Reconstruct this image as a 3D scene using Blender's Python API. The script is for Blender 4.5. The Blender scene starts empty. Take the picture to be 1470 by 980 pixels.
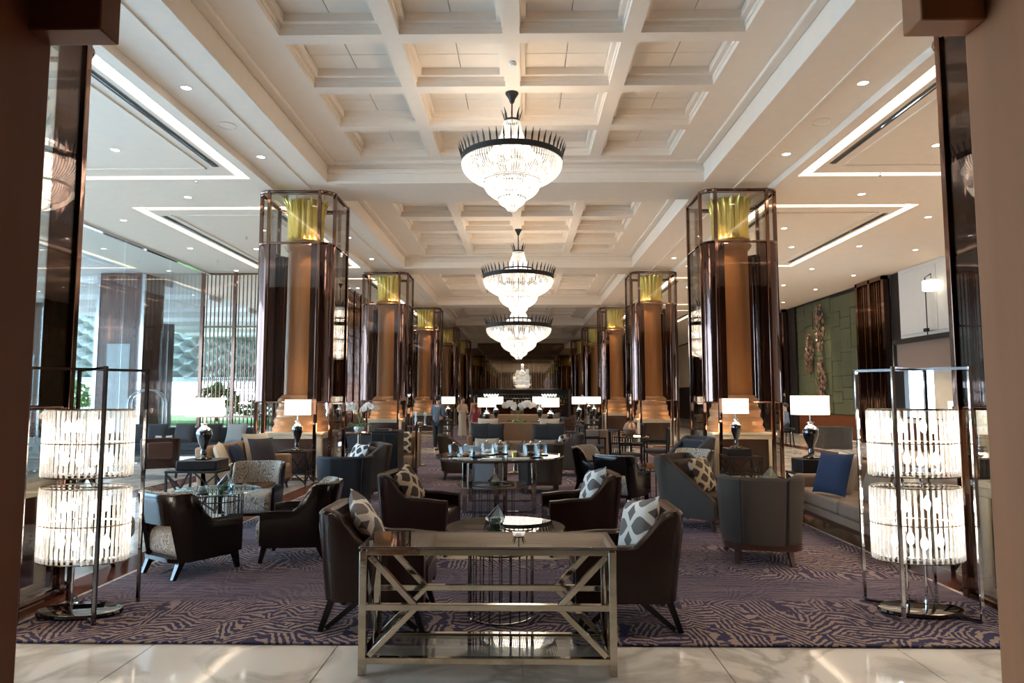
import bpy, math, random
from math import sin, cos, pi, radians as R
from mathutils import Vector, Matrix
random.seed(7)
sc = bpy.context.scene
COL = sc.collection

# ------------------------------------------------------------------ camera
cd = bpy.data.cameras.new('camera')
cd.lens = 24.0; cd.sensor_width = 36.0; cd.clip_end = 400
cam = bpy.data.objects.new('camera', cd); COL.objects.link(cam)
cam.location = (0, 0, 1.6)
cam.rotation_euler = (R(90 + 4.725), 0, R(0.874))
sc.camera = cam

# ------------------------------------------------------------------ world, sun, exposure
sc.view_settings.view_transform = 'Standard'
sc.view_settings.look = 'None'
sc.view_settings.gamma = 1.0
sc.view_settings.use_curve_mapping = False
sc.view_settings.exposure = 0.5
w = bpy.data.worlds.new('sky'); sc.world = w; w.use_nodes = True
bg = w.node_tree.nodes['Background']
bg.inputs[0].default_value = (0.64, 0.84, 1.0, 1); bg.inputs[1].default_value = 7.5
sun = bpy.data.lights.new('sun', 'SUN'); sun.energy = 9.0; sun.angle = R(1.5); sun.color = (1, 0.97, 0.9)
so = bpy.data.objects.new('sun', sun); COL.objects.link(so)
so.rotation_euler = Vector((-0.15, 0.55, 0.8)).to_track_quat('Z', 'Y').to_euler()

def area(name, loc, size, power, color, target, sizey=None, portal=False):
    l = bpy.data.lights.new(name, 'AREA'); l.energy = power; l.color = color
    l.size = size
    if sizey: l.shape = 'RECTANGLE'; l.size_y = sizey
    o = bpy.data.objects.new(name, l); COL.objects.link(o); o.location = loc
    o.rotation_euler = (Vector(loc) - Vector(target)).to_track_quat('Z', 'Y').to_euler()
    if portal: l.cycles.is_portal = True
    return o
def spot(loc, power, color=(1, .78, .55), ang=70, blend=.7, rad=.05, target=None):
    l = bpy.data.lights.new('spot_lamp', 'SPOT'); l.energy = power; l.color = color
    l.spot_size = R(ang); l.spot_blend = blend; l.shadow_soft_size = rad
    o = bpy.data.objects.new('spot_lamp', l); COL.objects.link(o); o.location = loc
    if target: o.rotation_euler = (Vector(loc) - Vector(target)).to_track_quat('Z', 'Y').to_euler()
    return o
def point(loc, power, color=(1, .8, .6), rad=.1, parent=None):
    l = bpy.data.lights.new('bulb_lamp', 'POINT'); l.energy = power; l.color = color; l.shadow_soft_size = rad
    o = bpy.data.objects.new('bulb_lamp', l); COL.objects.link(o); o.location = loc
    if parent: o.parent = parent
    return o

# large area lamp added outside the left glass, out of view, to boost daylight
WARM = (1, .80, .60)
area('daylight_fill', (-10.9, 6.6, 2.9), 5.2, 650, (.38, .67, 1), (0, 7.4, 3.3), 10)

# ------------------------------------------------------------------ materials
MATS = {}
def nn(nt, t, **k):
    n = nt.nodes.new(t)
    for a, b in k.items(): setattr(n, a, b)
    return n
def mat(name, base=(.5, .5, .5), rough=.5, metal=0., bump=0., bscale=20., vary=0., vscale=6., emit=None, es=0.,
        coat=0., sheen=0., spec=.5, stretch=None, trans=0.):
    if name in MATS: return MATS[name]
    m = bpy.data.materials.new(name); m.use_nodes = True; MATS[name] = m
    nt = m.node_tree; b = nt.nodes['Principled BSDF']
    b.inputs['Base Color'].default_value = (*base, 1); b.inputs['Roughness'].default_value = rough
    b.inputs['Metallic'].default_value = metal; b.inputs['Specular IOR Level'].default_value = spec
    b.inputs['Coat Weight'].default_value = coat; b.inputs['Sheen Weight'].default_value = sheen
    b.inputs['Transmission Weight'].default_value = trans
    tc = nn(nt, 'ShaderNodeTexCoord'); mp = nn(nt, 'ShaderNodeMapping')
    nt.links.new(tc.outputs['Object'], mp.inputs[0])
    if stretch: mp.inputs['Scale'].default_value = stretch
    if vary or True:
        no = nn(nt, 'ShaderNodeTexNoise'); no.inputs['Scale'].default_value = vscale; no.inputs['Detail'].default_value = 4
        nt.links.new(mp.outputs[0], no.inputs['Vector'])
        mx = nn(nt, 'ShaderNodeMix', data_type='RGBA')
        v = max(vary, .04)
        mx.inputs[6].default_value = (*[c * (1 - v) for c in base], 1); mx.inputs[7].default_value = (*[min(1, c * (1 + v)) for c in base], 1)
        nt.links.new(no.outputs['Fac'], mx.inputs[0]); nt.links.new(mx.outputs[2], b.inputs['Base Color'])
    if bump:
        n2 = nn(nt, 'ShaderNodeTexNoise'); n2.inputs['Scale'].default_value = bscale; n2.inputs['Detail'].default_value = 3
        nt.links.new(mp.outputs[0], n2.inputs['Vector'])
        bp = nn(nt, 'ShaderNodeBump'); bp.inputs['Strength'].default_value = bump; bp.inputs['Distance'].default_value = .02
        nt.links.new(n2.outputs['Fac'], bp.inputs['Height']); nt.links.new(bp.outputs[0], b.inputs['Normal'])
    if emit:
        b.inputs['Emission Color'].default_value = (*emit, 1); b.inputs['Emission Strength'].default_value = es
    return m
def pane(name, tint=(.9, .97, 1), refl=.12, rough=0.):
    if name in MATS: return MATS[name]
    m = bpy.data.materials.new(name); m.use_nodes = True; MATS[name] = m
    nt = m.node_tree; nt.nodes.remove(nt.nodes['Principled BSDF']); out = nt.nodes['Material Output']
    t = nn(nt, 'ShaderNodeBsdfTransparent'); t.inputs[0].default_value = (*tint, 1)
    g = nn(nt, 'ShaderNodeBsdfGlossy'); g.inputs['Roughness'].default_value = rough
    lw = nn(nt, 'ShaderNodeLayerWeight'); lw.inputs[0].default_value = .25
    ma = nn(nt, 'ShaderNodeMath', operation='MULTIPLY_ADD'); ma.inputs[1].default_value = .6; ma.inputs[2].default_value = refl
    ma.use_clamp = True
    nt.links.new(lw.outputs['Fresnel'], ma.inputs[0])
    mx = nn(nt, 'ShaderNodeMixShader'); nt.links.new(ma.outputs[0], mx.inputs[0])
    nt.links.new(t.outputs[0], mx.inputs[1]); nt.links.new(g.outputs[0], mx.inputs[2]); nt.links.new(mx.outputs[0], out.inputs[0])
    return m
def crystal(name, em, tint=(1, .96, .9), tr=.35):
    m = bpy.data.materials.new(name); m.use_nodes = True; MATS[name] = m
    nt = m.node_tree; nt.nodes.remove(nt.nodes['Principled BSDF']); out = nt.nodes['Material Output']
    t = nn(nt, 'ShaderNodeBsdfTransparent'); t.inputs[0].default_value = (.97, .95, .92, 1)
    g = nn(nt, 'ShaderNodeBsdfGlossy'); g.inputs['Roughness'].default_value = .08
    l = nn(nt, 'ShaderNodeBsdfTranslucent'); l.inputs[0].default_value = (.95, .92, .88, 1)
    a = nn(nt, 'ShaderNodeMixShader'); a.inputs[0].default_value = .24
    nt.links.new(g.outputs[0], a.inputs[1]); nt.links.new(l.outputs[0], a.inputs[2])
    b = nn(nt, 'ShaderNodeMixShader'); b.inputs[0].default_value = tr
    nt.links.new(a.outputs[0], b.inputs[1]); nt.links.new(t.outputs[0], b.inputs[2])
    last = b
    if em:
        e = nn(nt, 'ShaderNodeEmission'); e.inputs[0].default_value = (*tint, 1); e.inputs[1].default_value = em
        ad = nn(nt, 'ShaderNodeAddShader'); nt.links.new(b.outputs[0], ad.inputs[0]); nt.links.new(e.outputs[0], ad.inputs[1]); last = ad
    nt.links.new(last.outputs[0], out.inputs[0])
    return m
def M(name): return MATS[name]

mat('plaster_ceiling', (.87, .765, .655), .8)
mat('plaster_panel', (.84, .75, .65), .8)
mat('cove_light', (1, .9, .8), .5, emit=(1, .84, .66), es=4.5)
mat('dark_slot', (.08, .08, .08), .7)
mat('bronze', (.24, .145, .115), .07, 1., bump=.15, bscale=7., vary=.3, stretch=(1, 1, .25))
mat('bronze_panel', (.16, .10, .09), .05, 1., bump=.22, bscale=4., vary=.3, stretch=(1, 1, .3))
mat('nickel', (.46, .41, .33), .09, 1., bump=.05, bscale=14)
mat('chrome', (.75, .77, .8), .06, 1.)
mat('dark_chrome', (.20, .19, .19), .12, 1.)
mat('gold', (.78, .60, .17), .3, .75, bump=.1, bscale=30, vary=.15)
mat('shaft_wood', (.52, .225, .085), .5, vary=.22, vscale=3, stretch=(3, 3, .35))
mat('base_wood', (.55, .28, .13), .35, coat=.3, vary=.2)
mat('cream_stone', (.74, .64, .50), .25, vary=.12, vscale=3)
mat('brown_panel', (.06, .022, .014), .3, coat=.1, vary=.25)
mat('leather', (.022, .007, .005), .25, bump=.02, bscale=30, vary=.25, spec=.32)
mat('leather_light', (.06, .025, .017), .25, bump=.03, bscale=60, vary=.25)
mat('lacquer', (.010, .0065, .006), .14, spec=.35)
mat('black_wood', (.010, .009, .010), .35, spec=.3)
mat('black_glass', (.006, .006, .008), .03, coat=1.)
mat('grey_fabric', (.058, .043, .034), .9, bump=.15, bscale=220, vary=.12)
mat('slate_fabric', (.028, .033, .042), .9, bump=.15, bscale=220, vary=.12)
mat('pale_fabric', (.26, .27, .28), .9, bump=.15, bscale=200, vary=.1)
mat('tan_fabric', (.27, .165, .095), .75, bump=.12, bscale=150, vary=.12)
mat('taupe_fabric', (.22, .16, .12), .8, bump=.12, bscale=150, vary=.12)
mat('cream_fabric', (.55, .47, .37), .85, bump=.12, bscale=160)
mat('navy_fabric', (.016, .03, .075), .9, bump=.1, bscale=160)
mat('charcoal_fabric', (.045, .045, .055), .9, bump=.1, bscale=160)
mat('blackout_fabric', (.012, .012, .014), .8)
mat('lamp_shade', (.95, .88, .76), .8, emit=(1, .87, .68), es=1.35)
mat('bulb', (1, 1, 1), .5, emit=(1, .93, .82), es=14)
mat('bulb_soft', (1, 1, 1), .5, emit=(1, .93, .82), es=4)
mat('downlight_disc', (1, 1, 1), .5, emit=(1, .93, .85), es=12)
mat('iron', (.035, .033, .033), .5, .6)
mat('pillar_brown', (.10, .04, .03), .3, coat=.3, vary=.2)
mat('white_screen', (.8, .82, .82), .6); mat('facade_lattice', (.42, .47, .45), .6)
mat('leaf', (.05, .16, .03), .5, vary=.4)
mat('leaf_light', (.20, .34, .12), .5, vary=.4)
mat('petal', (.88, .86, .84), .6)
mat('porcelain', (.75, .75, .74), .2)
mat('white_paint', (.72, .72, .70), .55)
mat('dark_paint', (.013, .012, .013), .45)
mat('taupe_wall', (.22, .17, .15), .5)
mat('green_tile', (.10, .115, .065), .45, vary=.35, vscale=2.5, stretch=(1, 1, .25), bump=.2, bscale=15)
mat('copper_leaf', (.34, .22, .16), .35, .7, vary=.4, vscale=30)
mat('marble_front', (.78, .74, .68), .07, vary=.05)
mat('grout', (.38, .35, .31), .5)
mat('red_marble', (.16, .055, .035), .12, vary=.35, vscale=5)
mat('walnut', (.15, .045, .018), .5, spec=.2, vary=.3, vscale=3, stretch=(4, 4, .3))
mat('right_jamb_wood', (.38, .165, .08), .5, spec=.2, vary=.25, vscale=3, stretch=(4, 4, .3))  # paler tone of the door wood for right jamb and block
mat('front_panelling', (.16, .08, .045), .45, vary=.2, stretch=(3, 3, .3))
mat('dark_top', (.06, .035, .025), .08, coat=.8)
mat('street', (.5, .5, .5), .9, vary=.2)
mat('facade', (.55, .6, .62), .8, vary=.2)
mat('skin', (.52, .30, .21), .5)
mat('hair', (.012, .010, .009), .45)
mat('suit_grey', (.085, .105, .13), .8)
mat('trouser_black', (.012, .012, .014), .8)
mat('dress_red', (.25, .02, .04), .6)
mat('dress_beige', (.52, .45, .36), .7)
mat('shirt_blue', (.12, .16, .24), .8)
mat('book_black', (.02, .02, .022), .3, coat=.3)
mat('paper', (.82, .78, .70), .7)
mat('bread', (.55, .30, .12), .7)
mat('tinted_mirror', (.34, .29, .22), .04, 1.)
mat('amber_strip', (.6, .42, .28), .2, 1.)
mat('grass', (.10, .22, .05), .9, vary=.4)
mat('cable', (.02, .02, .02), .6)
pane('window_glass', (.93, .98, 1), .03)
pane('cage_glass', (.95, .96, .95), .012)
pane('clear_glass', (.93, .97, .98), .05)
pane('smoked_glass', (.16, .13, .10), .34)
pane('pale_glass', (.75, .9, .95), .3)
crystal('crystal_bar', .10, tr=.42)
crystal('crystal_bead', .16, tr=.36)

# marble with veins
def marble():
    m = mat('marble', (.76, .73, .68), .06); nt = m.node_tree; b = nt.nodes['Principled BSDF']
    tc = nn(nt, 'ShaderNodeNewGeometry')
    n1 = nn(nt, 'ShaderNodeTexNoise'); n1.inputs['Scale'].default_value = .9; n1.inputs['Detail'].default_value = 6; n1.inputs['Distortion'].default_value = 1.6
    nt.links.new(tc.outputs['Position'], n1.inputs['Vector'])
    s = nn(nt, 'ShaderNodeMath', operation='SUBTRACT'); s.inputs[1].default_value = .5; nt.links.new(n1.outputs['Fac'], s.inputs[0])
    a = nn(nt, 'ShaderNodeMath', operation='ABSOLUTE'); nt.links.new(s.outputs[0], a.inputs[0])
    r = nn(nt, 'ShaderNodeValToRGB'); r.color_ramp.elements[0].color = (.56, .53, .48, 1); r.color_ramp.elements[1].position = .07
    r.color_ramp.elements[1].color = (.84, .81, .76, 1); e = r.color_ramp.elements.new(.25); e.color = (.90, .88, .84, 1)
    nt.links.new(a.outputs[0], r.inputs[0]); nt.links.new(r.outputs[0], b.inputs['Base Color'])
marble()

class G:   # tiny node-graph calculator
    def __init__(s, nt): s.nt = nt
    def m(s, op, *a, clamp=False):
        n = s.nt.nodes.new('ShaderNodeMath'); n.operation = op; n.use_clamp = clamp
        for i, x in enumerate(a):
            if isinstance(x, (int, float)): n.inputs[i].default_value = x
            else: s.nt.links.new(x, n.inputs[i])
        return n.outputs[0]
    def mix(s, f, c0, c1):
        n = s.nt.nodes.new('ShaderNodeMix'); n.data_type = 'RGBA'
        for i, x in ((0, f), (6, c0), (7, c1)):
            if isinstance(x, tuple): n.inputs[i].default_value = (*x, 1)
            elif isinstance(x, (int, float)): n.inputs[i].default_value = x
            else: s.nt.links.new(x, n.inputs[i])
        return n.outputs[2]
    def noise(s, vec, scale, detail=3, dist=0):
        n = s.nt.nodes.new('ShaderNodeTexNoise'); n.inputs['Scale'].default_value = scale; n.inputs['Detail'].default_value = detail
        n.inputs['Distortion'].default_value = dist
        s.nt.links.new(vec, n.inputs['Vector']); return n.outputs['Fac']
    def scale(s, vec, v):
        n = s.nt.nodes.new('ShaderNodeMapping'); n.inputs['Scale'].default_value = v; s.nt.links.new(vec, n.inputs[0]); return n.outputs[0]

def carpet():
    m = mat('carpet', (.2, .15, .2), .95); nt = m.node_tree; b = nt.nodes['Principled BSDF']; g = G(nt)
    tc = nn(nt, 'ShaderNodeTexCoord').outputs['Object']
    sx = nn(nt, 'ShaderNodeSeparateXYZ'); nt.links.new(tc, sx.inputs[0]); x, y = sx.outputs[0], sx.outputs[1]
    wob = g.noise(tc, 2.2, 3)
    # patchwork of hatched strokes, every patch with its own direction
    vo = nn(nt, 'ShaderNodeTexVoronoi'); vo.inputs['Scale'].default_value = 3.4; vo.distance = 'MANHATTAN'
    nt.links.new(g.scale(tc, (1, .8, 1)), vo.inputs['Vector'])
    sc_ = nn(nt, 'ShaderNodeSeparateColor'); nt.links.new(vo.outputs['Color'], sc_.inputs[0])
    ang = g.m('MULTIPLY', g.m('ROUND', g.m('MULTIPLY', sc_.outputs[0], 5)), .628)
    tri = g.m('PINGPONG', g.m('ADD', x, g.m('MULTIPLY', sc_.outputs[1], 3)), .22)
    dirn = g.m('ADD', g.m('MULTIPLY', x, g.m('COSINE', ang)), g.m('MULTIPLY', y, g.m('SINE', ang)))
    ph = g.m('ADD', g.m('MULTIPLY', dirn, 105), g.m('ADD', g.m('MULTIPLY', tri, 60), g.m('MULTIPLY', wob, 22)))
    brk = g.noise(tc, 26, 2)
    strokes = g.m('GREATER_THAN', g.m('ADD', g.m('SINE', ph), g.m('MULTIPLY', g.m('SUBTRACT', brk, .5), 4.2)), .15)
    # lines of big diamonds
    dia = g.m('ABSOLUTE', g.m('SUBTRACT', g.m('PINGPONG', g.m('ADD', x, .3), 1.0), g.m('PINGPONG', y, 1.0)))
    dline = g.m('LESS_THAN', dia, .02)
    # bands along the depth: streaky plain ones and patterned ones
    wn = g.noise(g.scale(tc, (.35, 1, 1)), .9, 2)
    band = g.m('SINE', g.m('ADD', g.m('MULTIPLY', y, 3.1), g.m('MULTIPLY', wn, 4)))
    pl = g.m('MULTIPLY', g.m('ADD', band, .0), 2.2, clamp=True)
    streak = g.noise(g.scale(tc, (.5, 16, 1)), 3, 5)
    plain = g.mix(g.m('MULTIPLY', g.m('SUBTRACT', streak, .36), 3.4, clamp=True), (.028, .026, .075), (.18, .125, .145))
    navy = g.mix(g.noise(tc, 1.1, 2), (.018, .018, .065), (.07, .04, .075))
    cream = g.mix(g.noise(g.scale(tc, (.4, 1.5, 1)), 1.4, 2), (.40, .31, .28), (.20, .145, .18))
    pat = g.mix(strokes, navy, cream)
    pat = g.mix(dline, pat, (.16, .11, .13))
    c = g.mix(pl, pat, g.mix(g.m('MULTIPLY', strokes, .22), plain, (.30, .24, .25)))
    # front border band keeps the strong pattern
    bord = g.m('LESS_THAN', y, 4.95)
    c = g.mix(bord, c, g.mix(strokes, (.028, .024, .085), (.34, .25, .21)))
    # pale cream rectangle coloured into the carpet, ragged along its near edge
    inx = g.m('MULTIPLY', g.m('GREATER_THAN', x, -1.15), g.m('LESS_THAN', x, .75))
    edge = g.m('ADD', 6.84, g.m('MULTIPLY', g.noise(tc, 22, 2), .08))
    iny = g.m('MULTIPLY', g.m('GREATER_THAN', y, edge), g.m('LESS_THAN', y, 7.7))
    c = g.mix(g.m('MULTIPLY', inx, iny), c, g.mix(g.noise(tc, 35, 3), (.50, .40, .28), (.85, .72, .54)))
    nt.links.new(c, b.inputs['Base Color'])
    bp = nn(nt, 'ShaderNodeBump'); bp.inputs['Strength'].default_value = .4; bp.inputs['Distance'].default_value = .01
    nt.links.new(g.noise(tc, 160, 2), bp.inputs['Height']); nt.links.new(bp.outputs[0], b.inputs['Normal'])
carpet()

def trellis(name, dark, light, k=1.0, zebra=False):
    m = mat(name, light, .85); nt = m.node_tree; b = nt.nodes['Principled BSDF']; g = G(nt)
    tc = nn(nt, 'ShaderNodeTexCoord').outputs['Object']
    sx = nn(nt, 'ShaderNodeSeparateXYZ'); nt.links.new(tc, sx.inputs[0]); u, v = sx.outputs[0], sx.outputs[1]
    if zebra:   # animal-like irregular strokes along local z
        z = sx.outputs[2]
        n = g.noise(tc, 9, 3, .4)
        s = g.m('SINE', g.m('ADD', g.m('MULTIPLY', g.m('ADD', u, v), 210), g.m('MULTIPLY', n, 52)))
        f = g.m('GREATER_THAN', s, -.15)
    else:
        def chain(sg):
            off = g.m('MULTIPLY', g.m('SINE', g.m('MULTIPLY', u, 2 * pi / .19 / k)), .042 * sg * k)
            a = g.m('ABSOLUTE', g.m('SUBTRACT', g.m('PINGPONG', g.m('ADD', g.m('ADD', v, off), .5), .085 * k), .0425 * k))
            return g.m('LESS_THAN', a, .014 * k)
        f = g.m('MAXIMUM', chain(1), chain(-1))
    nt.links.new(g.mix(f, dark, light), b.inputs['Base Color'])
trellis('trellis_grey', (.14, .125, .12), (.72, .69, .64), 2.3)
trellis('trellis_brown', (.06, .042, .032), (.62, .52, .39), 2.1)
trellis('trellis_black', (.03, .03, .035), (.70, .68, .66), 2.0)
trellis('zebra_fabric', (.20, .165, .14), (.50, .44, .37), zebra=True)

# ------------------------------------------------------------------ mesh helpers
class MB:
    def __init__(s): s.v = []; s.f = []
    def add(s, vs, fs):
        n = len(s.v); s.v += [tuple(p) for p in vs]; s.f += [tuple(i + n for i in f) for f in fs]; return s
    def box(s, x0, x1, y0, y1, z0, z1, mt=None):
        vs = [Vector((x, y, z)) for z in (z0, z1) for y in (y0, y1) for x in (x0, x1)]
        if mt: vs = [mt @ p for p in vs]
        return s.add(vs, [(0, 2, 3, 1), (4, 5, 7, 6), (0, 1, 5, 4), (1, 3, 7, 5), (3, 2, 6, 7), (2, 0, 4, 6)])
    def bar(s, p, q, w, h=None, taper=1., up=(0, 0, 1)):
        p = Vector(p); q = Vector(q); h = h or w; d = (q - p).normalized(); u = Vector(up)
        if abs(d.dot(u)) > .98: u = Vector((0, 1, 0))
        a = d.cross(u).normalized(); b = a.cross(d)
        vs = []
        for c, k in ((p, 1.), (q, taper)):
            for i, j in ((-1, -1), (1, -1), (1, 1), (-1, 1)): vs.append(c + a * (i * w / 2 * k) + b * (j * h / 2 * k))
        return s.add(vs, [(0, 1, 2, 3), (7, 6, 5, 4), (0, 4, 5, 1), (1, 5, 6, 2), (2, 6, 7, 3), (3, 7, 4, 0)])
    def tube(s, pts, r, n=8, closed=False, radii=None):
        pts = [Vector(p) for p in pts]; vs = []; L = len(pts)
        for i, p in enumerate(pts):
            if closed: d = pts[(i + 1) % L] - pts[i - 1]
            else: d = pts[min(i + 1, L - 1)] - pts[max(i - 1, 0)]
            d.normalize(); u = Vector((0, 0, 1)) if abs(d.z) < .9 else Vector((0, 1, 0))
            a = d.cross(u).normalized(); b = a.cross(d); rr = radii[i] if radii else r
            for k in range(n): t = 2 * pi * k / n; vs.append(p + a * cos(t) * rr + b * sin(t) * rr)
        fs = []
        for i in range(L if closed else L - 1):
            j = (i + 1) % L
            for k in range(n): l = (k + 1) % n; fs.append((i * n + k, i * n + l, j * n + l, j * n + k))
        if not closed: fs += [tuple(reversed(range(n))), tuple((L - 1) * n + k for k in range(n))]
        return s.add(vs, fs)
    def lathe(s, prof, n=24, c=(0, 0, 0), sx=1., sy=1., flute=None):
        vs = []; L = len(prof)
        for j, (r, z) in enumerate(prof):
            for k in range(n):
                t = 2 * pi * k / n; rr = r * (flute(t, j) if flute else 1)
                vs.append((c[0] + rr * cos(t) * sx, c[1] + rr * sin(t) * sy, c[2] + z))
        fs = [(j * n + k, j * n + (k + 1) % n, (j + 1) * n + (k + 1) % n, (j + 1) * n + k) for j in range(L - 1) for k in range(n)]
        fs += [tuple(reversed(range(n))), tuple((L - 1) * n + k for k in range(n))]
        return s.add(vs, fs)
    def prism(s, poly, y0, y1, axis='y'):
        n = len(poly); vs = []
        for y in (y0, y1):
            for a, b in poly: vs.append((a, y, b) if axis == 'y' else ((a, b, y) if axis == 'z' else (y, a, b)))
        fs = [tuple(range(n)), tuple(reversed(range(n, 2 * n)))] + [(k, k + n, (k + 1) % n + n, (k + 1) % n) for k in range(n)]
        return s.add(vs, fs)
    def ico(s, c, r, sq=(1, 1, 1)):
        d = [(1, 0, 0), (-1, 0, 0), (0, 1, 0), (0, -1, 0), (0, 0, 1), (0, 0, -1)]
        return s.add([(c[0] + a * r * sq[0], c[1] + b * r * sq[1], c[2] + e * r * sq[2]) for a, b, e in d],
                     [(0, 2, 4), (2, 1, 4), (1, 3, 4), (3, 0, 4), (2, 0, 5), (1, 2, 5), (3, 1, 5), (0, 3, 5)])
    def ball(s, c, r, n=10, m=6, sq=(1, 1, 1)):
        prof = [(r * sin(pi * (i + .02) / (m + .04)), -r * cos(pi * (i + .02) / (m + .04)) * sq[2]) for i in range(m + 1)]
        return s.lathe(prof, n, c, sq[0], sq[1])
    def xf(s, mt): s.v = [tuple(mt @ Vector(p)) for p in s.v]; return s
    def mesh(s, name, m=None, smooth=True, ang=35):
        me = bpy.data.meshes.new(name); me.from_pydata(s.v, [], s.f); me.validate()
        import bmesh
        b = bmesh.new(); b.from_mesh(me); bmesh.ops.recalc_face_normals(b, faces=b.faces); b.to_mesh(me); b.free()
        if smooth:
            me.polygons.foreach_set('use_smooth', [True] * len(me.polygons)); me.set_sharp_from_angle(angle=R(ang))
        if m: me.materials.append(M(m))
        return me
def ob(name, mb, m=None, parent=None, bevel=0, smooth=True, loc=None, label=None, seg=2, ang=35):
    me = mb.mesh(name, m, smooth, ang) if isinstance(mb, MB) else mb
    o = bpy.data.objects.new(name, me); COL.objects.link(o)
    if parent: o.parent = parent
    if loc: o.location = loc
    if bevel:
        bv = o.modifiers.new('bevel', 'BEVEL'); bv.width = bevel; bv.segments = seg; bv.limit_method = 'ANGLE'; bv.angle_limit = R(40)
    if label: o['label'] = label
    return o
def tag(o, label, cat, group=None):
    o['label'] = label; o['category'] = cat
    if group: o['group'] = group
    return o
def thing(name, label, cat, loc=(0, 0, 0), rz=0, group=None):
    o = bpy.data.objects.new(name, None); COL.objects.link(o); o.empty_display_size = .1
    o.location = loc; o.rotation_euler = (0, 0, rz); return tag(o, label, cat, group)
def struct(name, mb, m, parent=None, **k):
    o = ob(name, mb, m, parent, **k)
    if not parent: o['kind'] = 'structure'
    return o
def copy_tree(o, parent=None):
    c = o.copy(); COL.objects.link(c)
    if parent: c.parent = parent
    for ch in list(o.children): copy_tree(ch, c)
    return c
PROTO = set()
def dup(root, loc, rz=0, label=None, group=None, scale=None):
    if root.name not in PROTO: PROTO.add(root.name); c = root
    else: c = copy_tree(root)
    c.location = loc; c.rotation_euler = (0, 0, rz)
    if scale: c.scale = scale if isinstance(scale, tuple) else (scale,) * 3
    if label: c['label'] = label
    if group: c['group'] = group
    elif 'group' in c and label and c is not root: del c['group']
    return c

# ------------------------------------------------------------------ SETTING
Z0, ZS, ZR = 5.85, 5.73, 6.25          # beam soffit, side ceiling, rib plane
P = 8.85                                # bay length
RX0, RX1, RY0, RY1 = -3.55, 3.55, 4.56, 19.8   # rug
YB = 58.6
# floor: slab under everything, tiles where the marble shows
fl = struct('floor', MB().box(-10.4, 12.5, -2.2, YB, -.16, -.012), 'grout')
def tile_mesh(w, d): return MB().box(.004, w - .004, .004, d - .004, -.012, 0).mesh('marble_tile', 'marble')
T = 1.2; tm = tile_mesh(T, T); cnt = 0
big = MB()
for i in range(-9, 11):
    for j in range(-2, 49):
        x, y = i * T, j * T
        if x < -10.4 or x + T > 12.5: continue
        if RX0 < x and x + T < RX1 and RY0 < y and y + T < RY1: continue
        if y > 21 or y < 0: big.box(x + .004, x + T - .004, y + .004, y + T - .004, -.012, 0); continue
        ob('marble_tile', tm, parent=fl, loc=(x, y, 0)); cnt += 1
o = ob('marble_tile', big, 'marble', fl); o['kind'] = 'stuff'
for nm, xs in (('left', (-6.75, -6.25)), ('right', (8.75, 9.25))):
    struct('inlay_strip', MB().box(xs[0], xs[1], 2, 40, -.01, .003), 'red_marble', fl)
for x0, x1 in ((-3.95, -3.62), (3.62, 3.95)):
    struct('inlay_strip', MB().box(x0, x1, 4.3, 21, -.01, .003), 'red_marble', fl)
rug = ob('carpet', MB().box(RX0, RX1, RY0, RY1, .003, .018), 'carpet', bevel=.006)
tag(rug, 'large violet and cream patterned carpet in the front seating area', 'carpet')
rug2 = ob('carpet', MB().box(RX0, RX1, 22.2, 56, .003, .018), 'carpet', bevel=.006)
tag(rug2, 'second violet patterned carpet beyond the pale marble cross walk', 'carpet')

# ceiling
ce = MB()
ce.box(-4.95, -3.86, 1.2, YB, Z0, 6.9); ce.box(3.58, 4.95, 1.2, YB, Z0, 6.9)
ce.box(-3.86, 3.58, 1.2, YB, 6.62, 6.9)
ceiling = struct('ceiling', ce, 'plaster_ceiling', bevel=.01)
# longitudinal beam soffit steps
struct('beam_fillet', MB().box(-4.35, -4.31, 1.2, YB, Z0 - .02, Z0 + .01).box(4.28, 4.32, 1.2, YB, Z0 - .02, Z0 + .01), 'plaster_ceiling', ceiling)
for k in range(-1, 5):
    y = 13.2 + P * k
    b = MB().box(-3.88, 3.6, y, y + 1.16, Z0, 6.7)
    b.box(-3.87, 3.59, y - .05, y + 1.21, 6.04, 6.12).box(-3.87, 3.59, y - .02, y + 1.18, Z0 - .015, Z0 + .04)
    struct('cross_beam', b, 'plaster_ceiling', ceiling, bevel=.006)
CX = -.14; CW = 1.33; RW = .22
xs = [CX - RW / 2 - 2 * CW - RW, CX - RW / 2 - CW, CX + RW / 2, CX + RW / 2 + CW + RW]
CL = 1.25; CP = 1.48
def ring(mb, x0, x1, y0, y1, t, z0, z1):
    mb.box(x0, x0 + t, y0, y1, z0, z1); mb.box(x1 - t, x1, y0, y1, z0, z1)
    mb.box(x0 + t, x1 - t, y0, y0 + t, z0, z1); mb.box(x0 + t, x1 - t, y1 - t, y1, z0, z1)
cof = MB(); ring(cof, 0, CW, 0, CL, .08, 6.39, 6.6); ring(cof, -.005, CW + .005, -.005, CL + .005, .02, 6.33, 6.6)
cofm = cof.mesh('coffer', 'plaster_ceiling', False)
pw, pl_ = (CW - .16) / 2, (CL - .16)
pA = MB().box(.006, pw - .006, .004, pl_ * .62, 6.50, 6.53).mesh('coffer_panel', 'plaster_panel', False)
pB = MB().box(.006, pw - .006, pl_ * .62 + .01, pl_, 6.50, 6.53).mesh('coffer_panel', 'plaster_panel', False)
pC = MB().box(0, CW - .16, 0, pl_, 6.50, 6.53).mesh('coffer_panel', 'plaster_panel', False)
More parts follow.
